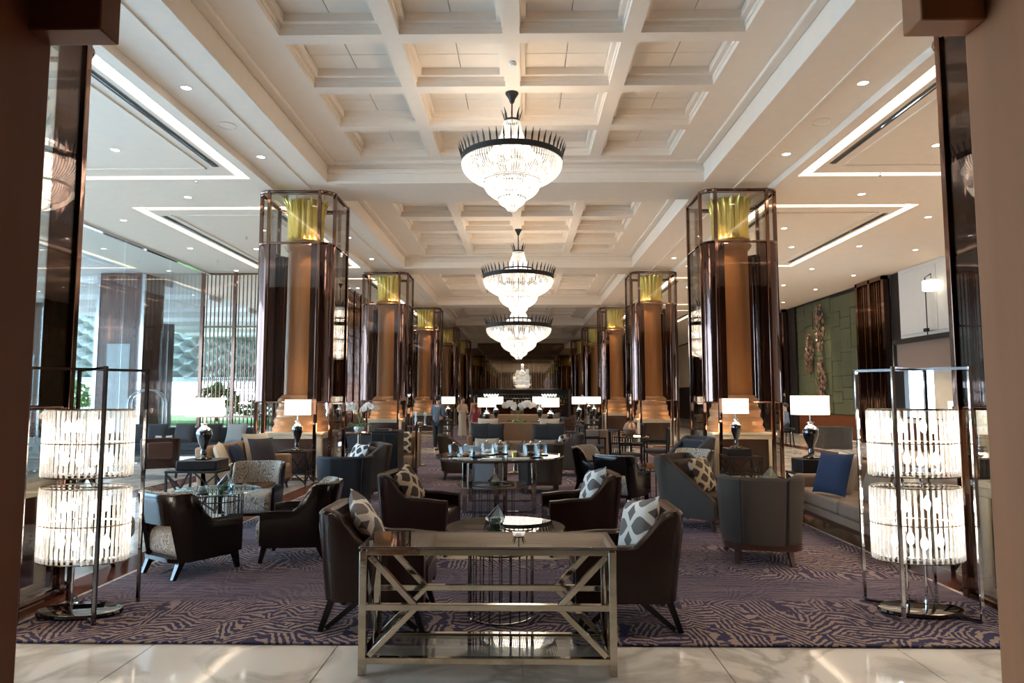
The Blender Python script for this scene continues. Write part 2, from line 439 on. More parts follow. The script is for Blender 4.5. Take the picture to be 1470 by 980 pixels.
for k in range(-1, 6):
    yb = 13.2 + P * k            # far beam of the bay
    rib = MB(); ya = max(yb - P + 1.16, 1.3); y1 = min(yb, YB)
    if ya >= y1: continue
    edges = [-3.86] + [e for x in xs for e in (x, x + CW)] + [3.58]
    for i in range(0, len(edges), 2): rib.box(edges[i], edges[i + 1], ya, y1, ZR, 6.62)
    rows = [yb - .37 - CL - CP * j for j in range(5)]
    rows = [r for r in rows if r > ya and r + CL < y1]
    ys = [y1] + [e for r in rows for e in (r + CL, r)] + [ya]
    for i in range(0, len(ys), 2):
        for x in xs: rib.box(x, x + CW, ys[i + 1], ys[i], ZR, 6.62)
    struct('rib_grid', rib, 'plaster_ceiling', ceiling, smooth=False)
    # narrow crown step round the field
    cr = MB(); ring(cr, -3.86, 3.58, ya, y1, .16, ZR - .05, ZR + .01)
    struct('crown_step', cr, 'plaster_ceiling', ceiling, bevel=.02)
    for r in rows:
        for x in xs:
            c = ob('coffer', cofm, parent=ceiling, loc=(x, r, 0))
            if k <= 0:
                for q in (0, 1):
                    ob('coffer_panel', pA, parent=c, loc=(.08 + q * pw, .08, 0)); ob('coffer_panel', pB, parent=c, loc=(.08 + q * pw, .08, 0))
            else: ob('coffer_panel', pC, parent=c, loc=(.08, .08, 0))
# side ceilings with light coves
def side(sg, xo, y0=1.2):
    mb = MB(); cv = MB(); ds = MB(); g_ = MB()
    X = lambda a, b: (min(sg * a, sg * b), max(sg * a, sg * b))
    xi, xa, xb = 4.95, 5.15, 8.5
    W = .19
    mb.box(*X(xi, xa), y0, YB, ZS, 6.2); mb.box(*X(xb, xo), y0, YB, ZS, 6.2)
    prev = y0
    for k in range(-1, 5):
        a, b = 14.45 + P * (k), 21.4 + P * k
        if b > YB: break
        if a < y0: a = y0 + .1
        mb.box(*X(xa, xb), prev, a, ZS, 6.2); prev = b
        # inner panel, slightly recessed raised field
        mb.box(*X(xa + W, xb - W), a + W, b - W, ZS, 6.2)
        for u, v, s_, t in ((xa, xb, a, a + W), (xa, xb, b - W, b), (xa, xa + W, a + W, b - W), (xb - W, xb, a + W, b - W)):
            cv.box(*X(u, v), s_, t, ZS + .09, ZS + .12)
        for u in (xa + .28, xb - .40): ds.box(*X(u, u + .11), a + .7, b - .7, ZS - .006, ZS + .002)
        for u in (xa + .325,  xb - .355): g_.box(*X(u, u + .02), a + .7, b - .7, ZS - .012, ZS)
        t = MB(); q = (*X(xa + .55, xb - .55), a + .6, b - .6)
        t.box(q[0], q[1], q[2], q[2] + .03, ZS - .02, ZS + .01).box(q[0], q[1], q[3] - .03, q[3], ZS - .02, ZS + .01)
        t.box(q[0], q[0] + .03, q[2], q[3], ZS - .02, ZS + .01).box(q[1] - .03, q[1], q[2], q[3], ZS - .02, ZS + .01)
        struct('ceiling_fillet', t, 'plaster_ceiling', sc_)
    mb.box(*X(xa, xb), prev, YB, ZS, 6.2)
    return mb, cv, ds, g_
for sg, nm, xo in ((-1, 'ceiling', 10.4), (1, 'ceiling', 12.5)):
    sc_ = ob('ceiling', MB().box(*( (-12.5, -4.95) if sg < 0 else (4.95, 12.5)), 1.2, YB, 6.2, 6.3), 'plaster_ceiling'); sc_['kind'] = 'structure'
    mb, cv, ds, g_ = side(sg, 12.5)
    struct('ceiling_slab', mb, 'plaster_ceiling', sc_, smooth=False); struct('cove_strip', cv, 'cove_light', sc_, smooth=False)
    struct('air_slot', ds, 'dark_slot', sc_); struct('air_blade', g_, 'chrome', sc_)
# walls
struct('wall_back', MB().box(-10.4, 12.6, YB, YB + .2, 0, 6.9), 'taupe_wall')
gl = struct('wall_left', MB().box(-10.46, -10.34, 1.2, 22.2, 0, .05).box(-10.46, -10.34, 1.2, 22.2, 5.68, 5.73), 'chrome')
for i in range(9):
    y = 1.4 + i * 2.3
    ob('glass_pane', MB().box(-10.41, -10.39, y + .01, y + 2.29, .05, 5.68), 'window_glass', gl)
struct('wall_left', MB().box(-6.7, -6.5, 36, YB, 0, 6.2), 'dark_paint')
# front wall with the timber doorway we look through
fw = MB().box(-10.4, -1.06, 1.22, 1.36, 0, 6.9).box(.98, 12.5, 1.22, 1.36, 0, 6.9).box(-1.06, .98, 1.22, 1.36, 2.75, 6.9)
struct('wall_front', fw, 'front_panelling')
dr = struct('door_1', MB().box(-1.06, .98, 1.22, 1.45, 2.62, 2.76), 'walnut', bevel=.004)
ob('door_jamb', MB().box(-1.35, -1.05, 1.22, 1.45, 0, 2.62), 'walnut', dr, bevel=.006)
ob('door_jamb', MB().box(.968, 1.3, 1.22, 1.45, 0, 2.62), 'right_jamb_wood', dr, bevel=.006)
ob('corner_block', MB().box(-1.05, -.895, 1.375, 1.445, 2.38, 2.62), 'walnut', dr, bevel=.004)
ob('corner_block', MB().box(.832, .968, 1.375, 1.445, 2.385, 2.62), 'right_jamb_wood', dr, bevel=.004)
struct('wall_foyer', MB().box(-3.2, -3, -2.2, 1.14, 0, 3).box(3, 3.2, -2.2, 1.14, 0, 3).box(-3.2, 3.2, -2.3, -2.2, 0, 3).box(-3.2, 3.2, -2.2, 1.2, 3, 3.1), 'cream_stone')

# ------------------------------------------------------------------ COLUMNS
def rrect(hw, hd, r, n=5):
    pts = []
    for cx, cy, a0 in ((hw - r, hd - r, 0), (-hw + r, hd - r, 90), (-hw + r, -hd + r, 180), (hw - r, -hd + r, 270)):
        for i in range(n + 1):
            t = R(a0 + 90 * i / n); pts.append((cx + r * cos(t), cy + r * sin(t)))
    return pts
def make_column():
    t = thing('column', 'c', 'column')
    p = MB(); p.box(-.585, .585, -.585, .585, .02, .10); p.box(-.585, .585, -.585, .585, .80, .90)
    for sx in (-1, 1):
        for sy in (-1, 1): p.box(min(sx * .585, sx * .46), max(sx * .585, sx * .46), min(sy * .585, sy * .46), max(sy * .585, sy * .46), .10, .80)
    p.box(-.62, .62, -.62, .62, .88, .93)
    ped = ob('pedestal', p, 'cream_stone', t, bevel=.008)
    for a in range(4):
        ob('inset_panel', MB().box(-.46, .46, -.565, -.53, .10, .80).xf(Matrix.Rotation(a * pi / 2, 4, 'Z')), 'brown_panel', ped)
    prof = [(.56, .93), (.57, .99), (.54, 1.03), (.52, 1.06), (.53, 1.10), (.54, 1.14), (.52, 1.19), (.49, 1.22), (.485, 1.27), (.50, 1.31), (.50, 1.36), (.47, 1.40),
            (.45, 1.43), (.45, 1.49), (.47, 1.53), (.46, 1.58), (.42, 1.62), (.37, 1.66)]
    ob('column_base', MB().lathe(prof, 40), 'base_wood', t)
    ob('shaft', MB().lathe([(.355, 1.66), (.35, 2.6), (.335, 4.62)], 48), 'shaft_wood', t)
    ob('necking', MB().lathe([(.335, 4.60), (.37, 4.63), (.40, 4.67), (.42, 4.71), (.40, 4.75), (.37, 4.78), (.36, 4.80)], 40), 'base_wood', t)
    n = 96
    prof = [(.35, 4.80), (.41, 4.82), (.375, 4.87), (.365, 4.95), (.37, 5.2), (.375, 5.45), (.385, 5.58), (.40, 5.64), (.33, 5.66), (.30, 5.66)]
    def fl_(a, j):
        return 1 - .13 * (1 - abs(cos(a * 9)) ** .6) if 2 <= j <= 7 else 1
    ob('capital', MB().lathe(prof, n, flute=fl_), 'gold', t)
    ob('capital_block', MB().lathe([(.30, 5.64), (.37, 5.68), (.38, 5.84), (.30, 5.85)], 32), 'plaster_ceiling', t)
    lf = MB()
    for i in range(18):
        a = 2 * pi * i / 18
        pts = [(.37, 5.40), (.385, 5.55), (.41, 5.64), (.46, 5.70)]
        lf.tube([(r * cos(a), r * sin(a), z) for r, z in pts], .02, 5, radii=[.012, .03, .028, .006])
    ob('leaf_tip', lf, 'gold', t)
    H = .745; r = .24
    # rings of the cage
    path = rrect(H, H, r)
    for z, rr in ((.04, .03), (1.52, .016), (4.66, .026), (5.70, .03)):
        g = MB().tube([(x, y, z) for x, y in path], rr, 8, closed=True)
        if z > 5: g.tube([(x, y, z - .05) for x, y in path], .012, 6, closed=True)
        ob('cage_ring', g, 'bronze', t)
    for a in range(4):
        m = Matrix.Rotation(a * pi / 2, 4, 'Z')
        for s in (-1, 1):
            x = s * (H - r)
            ob('cage_post', MB().box(x - .032, x + .032, -H - .03, -H + .035, .0, 5.73).xf(m), 'bronze', t, bevel=.006)
        ex = .12 if a % 2 == 0 else .30
        for s in (-1, 1):
            ob('mirror_panel', MB().box(*sorted((s * (H - r - .034), s * (H - r - .034 - ex))), -H + .002, -H + .014, 1.53, 4.64).xf(m), 'bronze_panel', t)
        # curved bronze corner, and glass on the flats
        c = MB(); vs = []; N = 6
        for i in range(N + 1):
            q = R(180 + 90 * i / N)
            for z in (1.53, 4.64):
                for rr in (r, r - .012): vs.append((-H + r + rr * cos(q), -H + r + rr * sin(q), z))
        fs = []
        for i in range(N):
            b = i * 4; d = b + 4
            fs += [(b, d, d + 2, b + 2), (b + 1, b + 3, d + 3, d + 1), (b, b + 1, d + 1, d), (b + 2, d + 2, d + 3, b + 3)]
        fs += [(0, 2, 3, 1), (N * 4, N * 4 + 1, N * 4 + 3, N * 4 + 2)]
        ob('corner_panel', MB().add(vs, fs).xf(m), 'bronze_panel', t)
        ob('glass_panel', MB().box(-H + r + .035, H - r - .035, -H - .004, -H + .004, .08, 5.68).xf(m), 'cage_glass', t)
    return t
colp = make_column()
ordn = ['nearest', 'second', 'third', 'fourth', 'fifth', 'farthest']
for sx, nm in ((-4.53, 'left'), (4.31, 'right')):
    for k in range(6):
        y = 14.0 + P * (k - 1)
        dup(colp, (sx, y, 0), 0, '%s %s-row column with timber shaft and gold capital inside a bronze glass cage' % (ordn[k], nm), 'caged columns')
        if y < 35:
            spot((sx + (.55 if sx < 0 else -.55), y - .55, 5.7), 130, (1, .70, .42), 50, target=(sx, y, 2.2))
            for dx in (-.62, .62): point((sx + dx, y - .62, 1.02), 3.5, (1, .66, .38), .12)

# ------------------------------------------------------------------ SEATING
def shell(a, b, w, r, ht, t=.09, hb=lambda x, y: .2, lean=.0, inward=.0, n=5, nz=4, seg=6):
    """closed upholstered U-shaped shell, front towards +x"""
    P_ = []
    m = max(3, int(seg))
    for i in range(m): P_.append((a + (-b + r - a) * i / m, w, 0, 1))
    for i in range(n + 1):
        q = R(90 + 90 * i / n); P_.append((-b + r + r * cos(q), w - r + r * sin(q), cos(q), sin(q)))
    for i in range(1, m): P_.append((-b, (w - r) * (1 - 2 * i / m), -1, 0))
    for i in range(n + 1):
        q = R(180 + 90 * i / n); P_.append((-b + r + r * cos(q), -w + r + r * sin(q), cos(q), sin(q)))
    for i in range(1, m + 1): P_.append((-b + r + (a + b - r) * i / m, -w, 0, -1))
    vs = []; fs = []; K = None
    for x, y, nx, ny in P_:
        zt, zb = ht(x, y), hb(x, y); sec = []
        wt = max(0, -nx)
        for i in range(nz + 1):
            z = zb + (zt - .025 - zb) * i / nz; o = (lean * wt + inward * (1 - wt)) * (z - .2); sec.append((o, z))
        o = sec[-1][0]
        sec += [(o - t * .2, zt - .004), (o - t * .5, zt), (o - t * .8, zt - .004)]
        for i in range(nz, -1, -1):
            z = zb + (zt - .025 - zb) * i / nz; o2 = (lean * wt + inward * (1 - wt)) * (z - .2); sec.append((o2 - t, z))
        K = len(sec)
        for o_, z in sec: vs.append((x + nx * o_, y + ny * o_, z))
    L = len(P_)
    for i in range(L - 1):
        for k in range(K): l = (k + 1) % K; fs.append((i * K + k, i * K + l, (i + 1) * K + l, (i + 1) * K + k))
    fs += [tuple(range(K)), tuple(reversed(range((L - 1) * K, L * K)))]
    return MB().add(vs, fs)
def sm(x, a, b):
    t = max(0, min(1, (x - a) / (b - a))); return t * t * (3 - 2 * t)
def pillow_mb(wd, h, t, n=12):
    vs = []; fs = []
    for sgn in (1, -1):
        b0 = len(vs)
        for i in range(n + 1):
            for j in range(n + 1):
                u = -1 + 2 * i / n; v = -1 + 2 * j / n
                x = wd / 2 * u * (1 - .07 * (1 - v * v)); y = h / 2 * v * (1 - .07 * (1 - u * u))
                z = sgn * t / 2 * (max(0, (1 - u ** 4) * (1 - v ** 4))) ** .6
                vs.append((x, y, z))
        for i in range(n):
            for j in range(n):
                q = (b0 + i * (n + 1) + j, b0 + (i + 1) * (n + 1) + j, b0 + (i + 1) * (n + 1) + j + 1, b0 + i * (n + 1) + j + 1)
                fs.append(q if sgn > 0 else q[::-1])
    m = MB().add(vs, fs); return m
PILC = {}
def pillow(m, loc, rz, label, group=None, size=.45, tilt=70, t=.15, roll=0):
    """square cushion leaning back; it faces the local +x direction of rz"""
    key = (m, size, t)
    if key not in PILC:
        mb = pillow_mb(size, size, t); me = mb.mesh('cushion', m, True, 80)
        bm_ = me; PILC[key] = me
    o = bpy.data.objects.new('cushion', PILC[key]); COL.objects.link(o)
    # local plane xy, normal z -> lean
    mt = Matrix.Rotation(rz, 4, 'Z') @ Matrix.Rotation(R(tilt), 4, 'Y') @ Matrix.Rotation(R(90 + roll), 4, 'Z')
    o.matrix_world = Matrix.Translation(loc) @ mt
    return tag(o, label, 'cushion', group)
def seat_box(x0, x1, y0, y1, z0, z1, r=.05):
    return MB().box(x0, x1, y0, y1, z0, z1)

def make_leather_chair():
    t = thing('leather_armchair', 'c', 'armchair')
    def ht(x, y): return .575 + .235 * (1 - sm(x, -.30, -.02)) - .02 * sm(x, .1, .36)
    ob('armchair_shell', shell(.36, .34, .35, .14, ht, .10, lambda x, y: .20 + .0 * x, lean=.10, n=6, seg=8), 'leather', t)
    ob('seat_cushion', MB().box(-.24, .37, -.245, .245, .22, .44), 'leather', t, bevel=.05, seg=4)
    ob('back_cushion', MB().box(-.27, -.14, -.24, .24, .40, .78).xf(Matrix.Translation((-.04, 0, 0)) @ Matrix.Rotation(R(-8), 4, 'Y')), 'leather_light', t, bevel=.055, seg=4)
    for sy in (-1, 1):
        for sx in (-1, 1):
            m = MB(); x = .33 * sx; y = .30 * sy
            m.bar((x - .06 * sx, y, .22), (x + .02 * sx, y, 0), .05, .045, .75); m.bar((x - .26 * sx, y, .22), (x - .02 * sx, y, .02), .04, .04, .8)
            ob('leg', m, 'black_wood', t)
    return t
def make_lacquer_chair():
    t = thing('lacquer_armchair', 'c', 'armchair')
    def ht(x, y): return .50 + .245 * (1 - sm(x, -.22, .0)) - .015 * sm(x, .2, .3)
    def hb(x, y): return .47 if (x < -.2 and abs(y) < .245) else .17
    ob('lacquered_frame', shell(.30, .33, .33, .2, ht, .035, hb, lean=.18, n=7, seg=7), 'lacquer', t)
    ob('padded_backrest', shell(-.06, .295, .295, .18, lambda x, y: ht(x, y) + .012, .035, lambda x, y: .48, lean=.16, n=7, seg=5), 'zebra_fabric', t)
    ob('seat_cushion', MB().box(-.27, .36, -.285, .285, .165, .41), 'zebra_fabric', t, bevel=.075, seg=5)
    ob('seat_rail', MB().prism(rrect(.325, .315, .15), .145, .18, 'z'), 'lacquer', t)
    for x, y, dx in ((.26, .27, .04), (.26, -.27, .04), (-.24, .24, -.07), (-.24, -.24, -.07)):
        ob('leg', MB().bar((x, y, .16), (x + dx, y, 0), .06, .055, .6), 'lacquer', t)
    return t
def make_barrel_chair(f, name='barrel_armchair'):
    t = thing(name, 'c', 'armchair')
    def ht(x, y): return .80 - .13 * sm(x, -.1, .30)
    ob('curved_shell', shell(.33, .37, .35, .26, ht, .10, lambda x, y: .19, lean=.12, inward=.06, n=8, seg=6), f, t)
    ob('seat_cushion', MB().box(-.27, .38, -.25, .25, .20, .43), f, t, bevel=.05, seg=4)
    ob('base_rail', MB().prism(rrect(.35, .35, .2), .14, .20, 'z'), 'brown_panel', t)
    for y in (-.22, .22):
        ob('piping', MB().tube([(-.372, y * .9, .2), (-.40, y * .93, .5), (-.435, y * .97, .79)], .008, 5), 'blackout_fabric', t)
    for x, y, dx in ((.28, .27, .03), (.28, -.27, .03), (-.24, .22, -.06), (-.24, -.22, -.06)):
        ob('leg', MB().bar((x, y, .16), (x + dx, y * 1.1, 0), .055, .05, .55), 'brown_panel', t)
    return t
def make_wedge_chair(f='grey_fabric'):
    t = thing('slope_arm_armchair', 'c', 'armchair')
    def ht(x, y): return .86 - .50 * max(0, min(1, (x + .30) / .66))
    ob('sloping_shell', shell(.36, .38, .36, .10, ht, .09, lambda x, y: .17, lean=.16, n=5, seg=8), f, t)
    ob('seat_cushion', MB().box(-.26, .40, -.265, .265, .19, .41), f, t, bevel=.045, seg=4)
    ob('back_cushion', MB().box(-.30, -.16, -.26, .26, .38, .80), f, t, bevel=.05, seg=4)
    ob('base_rail', MB().box(-.34, .35, -.34, .34, .13, .18), 'brown_panel', t)
    for sy in (-1, 1):
        for sx in (-1, 1): ob('leg', MB().bar((.29 * sx, .28 * sy, .15), (.33 * sx, .30 * sy, 0), .055, .05, .6), 'brown_panel', t)
    return t
def make_sofa(L, f, label, loc, rz, hb=.80, cush=3, dep=.82, arms=True, group=None, seat_z=.44):
    t = thing('sofa', label, 'sofa', loc, rz, group); h = L / 2; d = dep / 2
    ob('sofa_base', MB().box(-d + .04, d - .02, -h + .03, h - .03, .17, .27), f, t, bevel=.02)
    ob('plinth_rail', MB().box(-d + .06, d - .05, -h + .05, h - .05, .12, .17), 'brown_panel', t)
    ob('backrest', MB().prism([(-d, .2), (-d - .06, hb), (-d + .10, hb + .01), (-d + .20, .26)], -h, h), f, t, bevel=.04, seg=3)
    n = cush; wd = (L - (.30 if arms else .04)) / n; y0 = -wd * n / 2
    for i in range(n):
        ob('seat_cushion', MB().box(-d + .16, d, y0 + i * wd + .004, y0 + (i + 1) * wd - .004, .27, seat_z), f, t, bevel=.04, seg=3)
    if arms:
        for s in (-1, 1):
            ob('armrest', MB().box(-d + .02, d - .03, *sorted((s * h, s * (h - .14))), .2, .60), f, t, bevel=.045, seg=3)
    for sx in (-1, 1):
        for sy in (-1, 1): ob('leg', MB().bar((sx * (d - .12), sy * (h - .12), .14), (sx * (d - .08), sy * (h - .1), 0), .05, .05, .6), 'black_wood', t)
    return t

# ------------------------------------------------------------------ TABLES
def make_cage_table(label, loc, rtop, rc, h, top='smoked_glass', n=22, cat='table', off=(0, 0), name='coffee_table', rod='dark_chrome', rings=(.012, .47), tt=.012):
    t = thing(name, label, cat, loc)
    ob('tabletop', MB().lathe([(rtop - .01, h - tt), (rtop, h - tt * .5), (rtop - .006, h)], 56, (*off, 0)), top, t)
    for z in rings: ob('cage_hoop', MB().tube([(rc * cos(2 * pi * i / 40), rc * sin(2 * pi * i / 40), z) for i in range(40)], .007, 6, closed=True), rod, t)
    me = MB().tube([(0, 0, .01), (0, 0, h - tt)], .0055, 6).mesh('cage_rod', rod)
    for i in range(n):
        a = 2 * pi * i / n; ob('cage_rod', me, parent=t, loc=(rc * cos(a), rc * sin(a), 0))
    return t
def make_side_table(label, loc, rz=0, s=.55, h=.5, group=None):
    t = thing('side_table', label, 'side table', loc, rz, group); q = s / 2 - .02
    ob('tabletop', MB().box(-s / 2, s / 2, -s / 2, s / 2, h - .03, h), 'black_wood', t, bevel=.004)
    for x in (-q, q):
        for y in (-q, q): ob('leg', MB().box(x - .014, x + .014, y - .014, y + .014, 0, h - .03), 'black_wood', t)
    for a in range(4):
        m = Matrix.Rotation(a * pi / 2, 4, 'Z')
        b = MB().bar((-q, -q, h - .05), (-.02, -q, .24), .02).bar((q, -q, h - .05), (.02, -q, .24), .02).bar((-.02, -q, .24), (-q, -q, .03), .02).bar((.02, -q, .24), (q, -q, .03), .02)
        b.bar((-q, -q, .24), (q, -q, .24), .018)
        ob('lattice_brace', b.xf(m), 'black_wood', t)
    return t
def make_tray_box(label, loc, s=.44, rz=0, h=.12, group=None):
    b = MB().box(-s / 2, s / 2, -s / 2, s / 2, 0, h)
    o = ob('tray_box', b, 'black_wood', bevel=.01); o.location = loc; o.rotation_euler = (0, 0, rz)
    return tag(o, label, 'tray', group)
def make_table_lamp(s=1.0):
    t = thing('table_lamp', 'c', 'lamp')
    ob('lamp_foot', MB().lathe([(.11, 0), (.12, .015), (.10, .03), (.05, .045), (.035, .06)], 24), 'dark_chrome', t)
    ob('lamp_urn', MB().lathe([(.04, .05), (.045, .10), (.035, .13), (.04, .16), (.075, .24), (.10, .32), (.105, .37), (.095, .40)], 28), 'black_glass', t)
    ob('lamp_collar', MB().lathe([(.097, .395), (.10, .41), (.07, .44), (.04, .455), (.03, .48), (.05, .485), (.05, .50), (.02, .505)], 28), 'chrome', t)
    ob('lamp_stem', MB().lathe([(.008, .49), (.008, .66)], 8), 'chrome', t)
    n = 44; o_, i_ = .25, .245
    vs = []
    for z in (.60, .86):
        for rr in (o_, i_):
            for k in range(n): a = 2 * pi * k / n; vs.append((rr * cos(a), rr * sin(a), z))
    fs = []
    for k in range(n):
        l = (k + 1) % n
        fs += [(k, l, 2 * n + l, 2 * n + k), (n + k, 3 * n + k, 3 * n + l, n + l), (k, n + k, n + l, l), (2 * n + k, 2 * n + l, 3 * n + l, 3 * n + k)]
    ob('lamp_shade', MB().add(vs, fs), 'lamp_shade', t)
    ob('light_bulb', MB().ball((0, 0, .70), .04), 'bulb', t)
    return t

def make_floor_lamp(label, loc, mir=1):
    t = thing('crystal_floor_lamp', label, 'floor lamp', loc)
    ob('lamp_base', MB().lathe([(.30, 0), (.31, .012), (.30, .03), (.28, .034)], 48, (0, 0, 0), 1., .62).xf(Matrix.Rotation(R(0), 4, 'Z')), 'black_glass', t)
    for x, y in ((-.08, .02), (.07, .04)): ob('stem', MB().tube([(x, y, .03), (x, y, 1.5)], .011, 8), 'chrome', t)
    q = .275; H = 1.81
    for x in (-q, q):
        for y in (-q, q): ob('frame_post', MB().box(x - .011, x + .011, y - .011, y + .011, 0, H), 'dark_chrome' if mir < 0 else 'chrome', t)
    for z in (H - .012,):
        for s in (-1, 1): ob('cross_bar', MB().bar((-q, -q * s, z), (q, q * s, z), .02), 'dark_chrome' if mir < 0 else 'chrome', t)
    ob('foot_bar', MB().bar((-q, q, .012), (q, -q, .012), .02), 'dark_chrome', t)
    a, b = .325, .20
    for z0, z1 in ((1.00, 1.49), (.385, .915)):
        sh = ob('crystal_drum', MB().lathe([(.30, z0 + .02), (.305, z0 + .03), (.30, z0 + .04)], 40, (0, 0, 0), 1, .6), 'chrome', t)
        hoop = MB()
        for z in (z0 + .0, (z0 + z1) / 2, z1 + .004):
            hoop.tube([(a * cos(2 * pi * i / 44) * .985, b * sin(2 * pi * i / 44) * .985, z) for i in range(44)], .006, 5, closed=True)
        hoop.bar((-a, 0, z1), (a, 0, z1), .012).bar((-a, 0, z0), (a, 0, z0), .01)
        ob('drum_hoop', hoop, 'nickel', sh)
        hh = (z1 - z0) / 2; n = 46
        bar = MB().prism([(.009, 0), (.0045, .009), (-.0045, .009), (-.009, 0), (-.0045, -.007), (.0045, -.007)], .006, hh - .004, 'z').mesh('crystal_bar', 'crystal_bar', False)
        for tier in range(2):
            for i in range(n):
                u = 2 * pi * i / n
                c = ob('crystal_bar', bar, parent=sh, loc=(a * cos(u), b * sin(u), z0 + tier * hh)); c.rotation_euler = (0, 0, u + pi / 2 * 0 + pi / 2)
        for tier in range(2):
            for i in range(4):
                u = 2 * pi * (i + .5 * tier) / 4; z = z0 + hh * (tier + .5)
                ob('light_bulb', MB().lathe([(.004, -.05), (.02, -.035), (.026, 0), (.016, .03), (.003, .055)], 10, (.17 * cos(u), .09 * sin(u), z)), 'bulb', sh)
    point((0, 0, 1.25), 13, (1, .86, .68), .12, t); point((0, 0, .65), 13, (1, .86, .68), .12, t)
    return t

def make_chandelier(label, loc, Rr, zs, group=None, nb=88):
    """loc: at ceiling; zs: canopy, crown, shade ring etc. all local z (negative)"""
    t = thing('chandelier', label, 'chandelier', loc); k = Rr / .75; 
    zc, zr, zb = zs            # crown z, ring z, bottom z
    ob('ceiling_canopy', MB().lathe([(.018, -.17), (.035, -.15), (.05, -.10), (.085, -.04), (.10, -.02), (.10, 0)], 20), 'iron', t)
    ob('chain', MB().tube([(0, 0, -.16), (0, 0, zc)], .011 * k, 6), 'iron', t)
    D = zr - zc                # negative: crown down to ring
    B = zb - zr
    tiers = [  # (r0,z0,r1,z1,bulge)
        (.12 * k, zc - .02, .36 * k, zr + .02, -.05 * k),
        (.74 * k, zr - .08 * k, .36 * k, zr + B * .52, .11 * k),
        (.405 * k, zr + B * .49, .20 * k, zr + B * .78, .05 * k),
        (.195 * k, zr + B * .78, .10 * k, zr + B * .92, .03 * k),
        (.09 * k, zr + B * .90, .05 * k, zb, .015 * k)]
    band = MB()
    def hoop(mb, r, z, h, th=.012):
        n = 56; vs = []
        for zz in (z, z + h):
            for rr in (r, r - th):
                for i in range(n): a = 2 * pi * i / n; vs.append((rr * cos(a), rr * sin(a), zz))
        fs = []
        for i in range(n):
            l = (i + 1) % n
            fs += [(i, l, 2 * n + l, 2 * n + i), (n + i, 3 * n + i, 3 * n + l, n + l), (i, n + i, n + l, l), (2 * n + i, 2 * n + l, 3 * n + l, 3 * n + i)]
        mb.add(vs, fs)
    hoop(band, .75 * k, zr - .075 * k, .085 * k)
    ob('crown_ring', band, 'iron', t)
    for rr_, zz_, hh_ in ((.115 * k, zc - .02, .03 * k), (.33 * k, zr + .12 * k, .035 * k), (.415 * k, zr + B * .47, .035 * k), (.21 * k, zr + B * .775, .012)):
        b2 = MB(); hoop(b2, rr_, zz_, hh_); ob('iron_hoop', b2, 'iron', t)
    for i in range(6):
        a = i * pi / 3; ob('spoke', MB().bar((.27 * k * cos(a), .27 * k * sin(a), zr + .1 * k), (.74 * k * cos(a), .74 * k * sin(a), zr), .012), 'iron', t)
    sp = MB()
    sp.bar((0, 0, 0), (.02 * k, 0, .08 * k), .018 * k, .012 * k, 1.3).bar((.02 * k, 0, .08 * k), (.055 * k, 0, .17 * k), .024 * k, .014 * k, .2)
    spm = sp.mesh('crown_leaf', 'iron')
    N = 48
    for i in range(N):
        a = 2 * pi * i / N; c = ob('crown_leaf', spm, parent=t, loc=(.745 * k * cos(a), .745 * k * sin(a), zr + .005)); c.rotation_euler = (0, 0, a)
    for i in range(8):
        a = 2 * pi * i / 8; c = ob('crown_leaf', spm, parent=t, loc=(.105 * k * cos(a), .105 * k * sin(a), zc)); c.rotation_euler = (0, 0, a)
    for r0, z0, r1, z1, bu in tiers:
        mb = MB(); ln = abs(z1 - z0) + abs(r0 - r1); bead = .013 * k
        rows = max(4, int(ln / (bead * 2.0))); 
        cnt_ = max(14, int(2 * pi * max(r0, r1) / (bead * 3.1)))
        for j in range(rows):
            f = (j + .5) / rows; r = r0 + (r1 - r0) * f; 
            # rounded bowl profile
            if r0 > r1 and bu > 0: r = r1 + (r0 - r1) * (1 - f ** 2.2); z = z0 + (z1 - z0) * (f ** .9)
            else: r = r0 + (r1 - r0) * f + bu * sin(pi * f); z = z0 + (z1 - z0) * f
            cn = cnt_
            if r < max(r0, r1) * .55: cn = cnt_ // 2
            for i in range(cn):
                a = 2 * pi * (i + .5 * (j % 2) * 0) / cn; mb.ico((r * cos(a), r * sin(a), z), bead * random.uniform(.85, 1.1), (1, 1, .95))
        o = ob('crystal_strings', mb, 'crystal_bead', t, smooth=False); o['kind'] = 'stuff'
    bl = MB().lathe([(.002, -.05), (.022, -.03), (.028, 0), (.018, .03), (.003, .06)], 8).mesh('light_bulb', 'bulb_soft')
    for r, z, n in ((.55 * k, zr - .16 * k, 14), (.34 * k, zr + B * .30, 10), (.2 * k, zr + B * .6, 6), (.08 * k, zr + B * .8, 3), (.12 * k, zr + .2 * k, 4)):
        for i in range(n):
            a = 2 * pi * (i + .3) / n; c = ob('light_bulb', bl, parent=t, loc=(r * cos(a), r * sin(a), z)); c.scale = (k * 1.2,) * 3
    point((0, 0, zr + B * .25), 75 * k, (1, .81, .60), .55 * k, t)
    return t

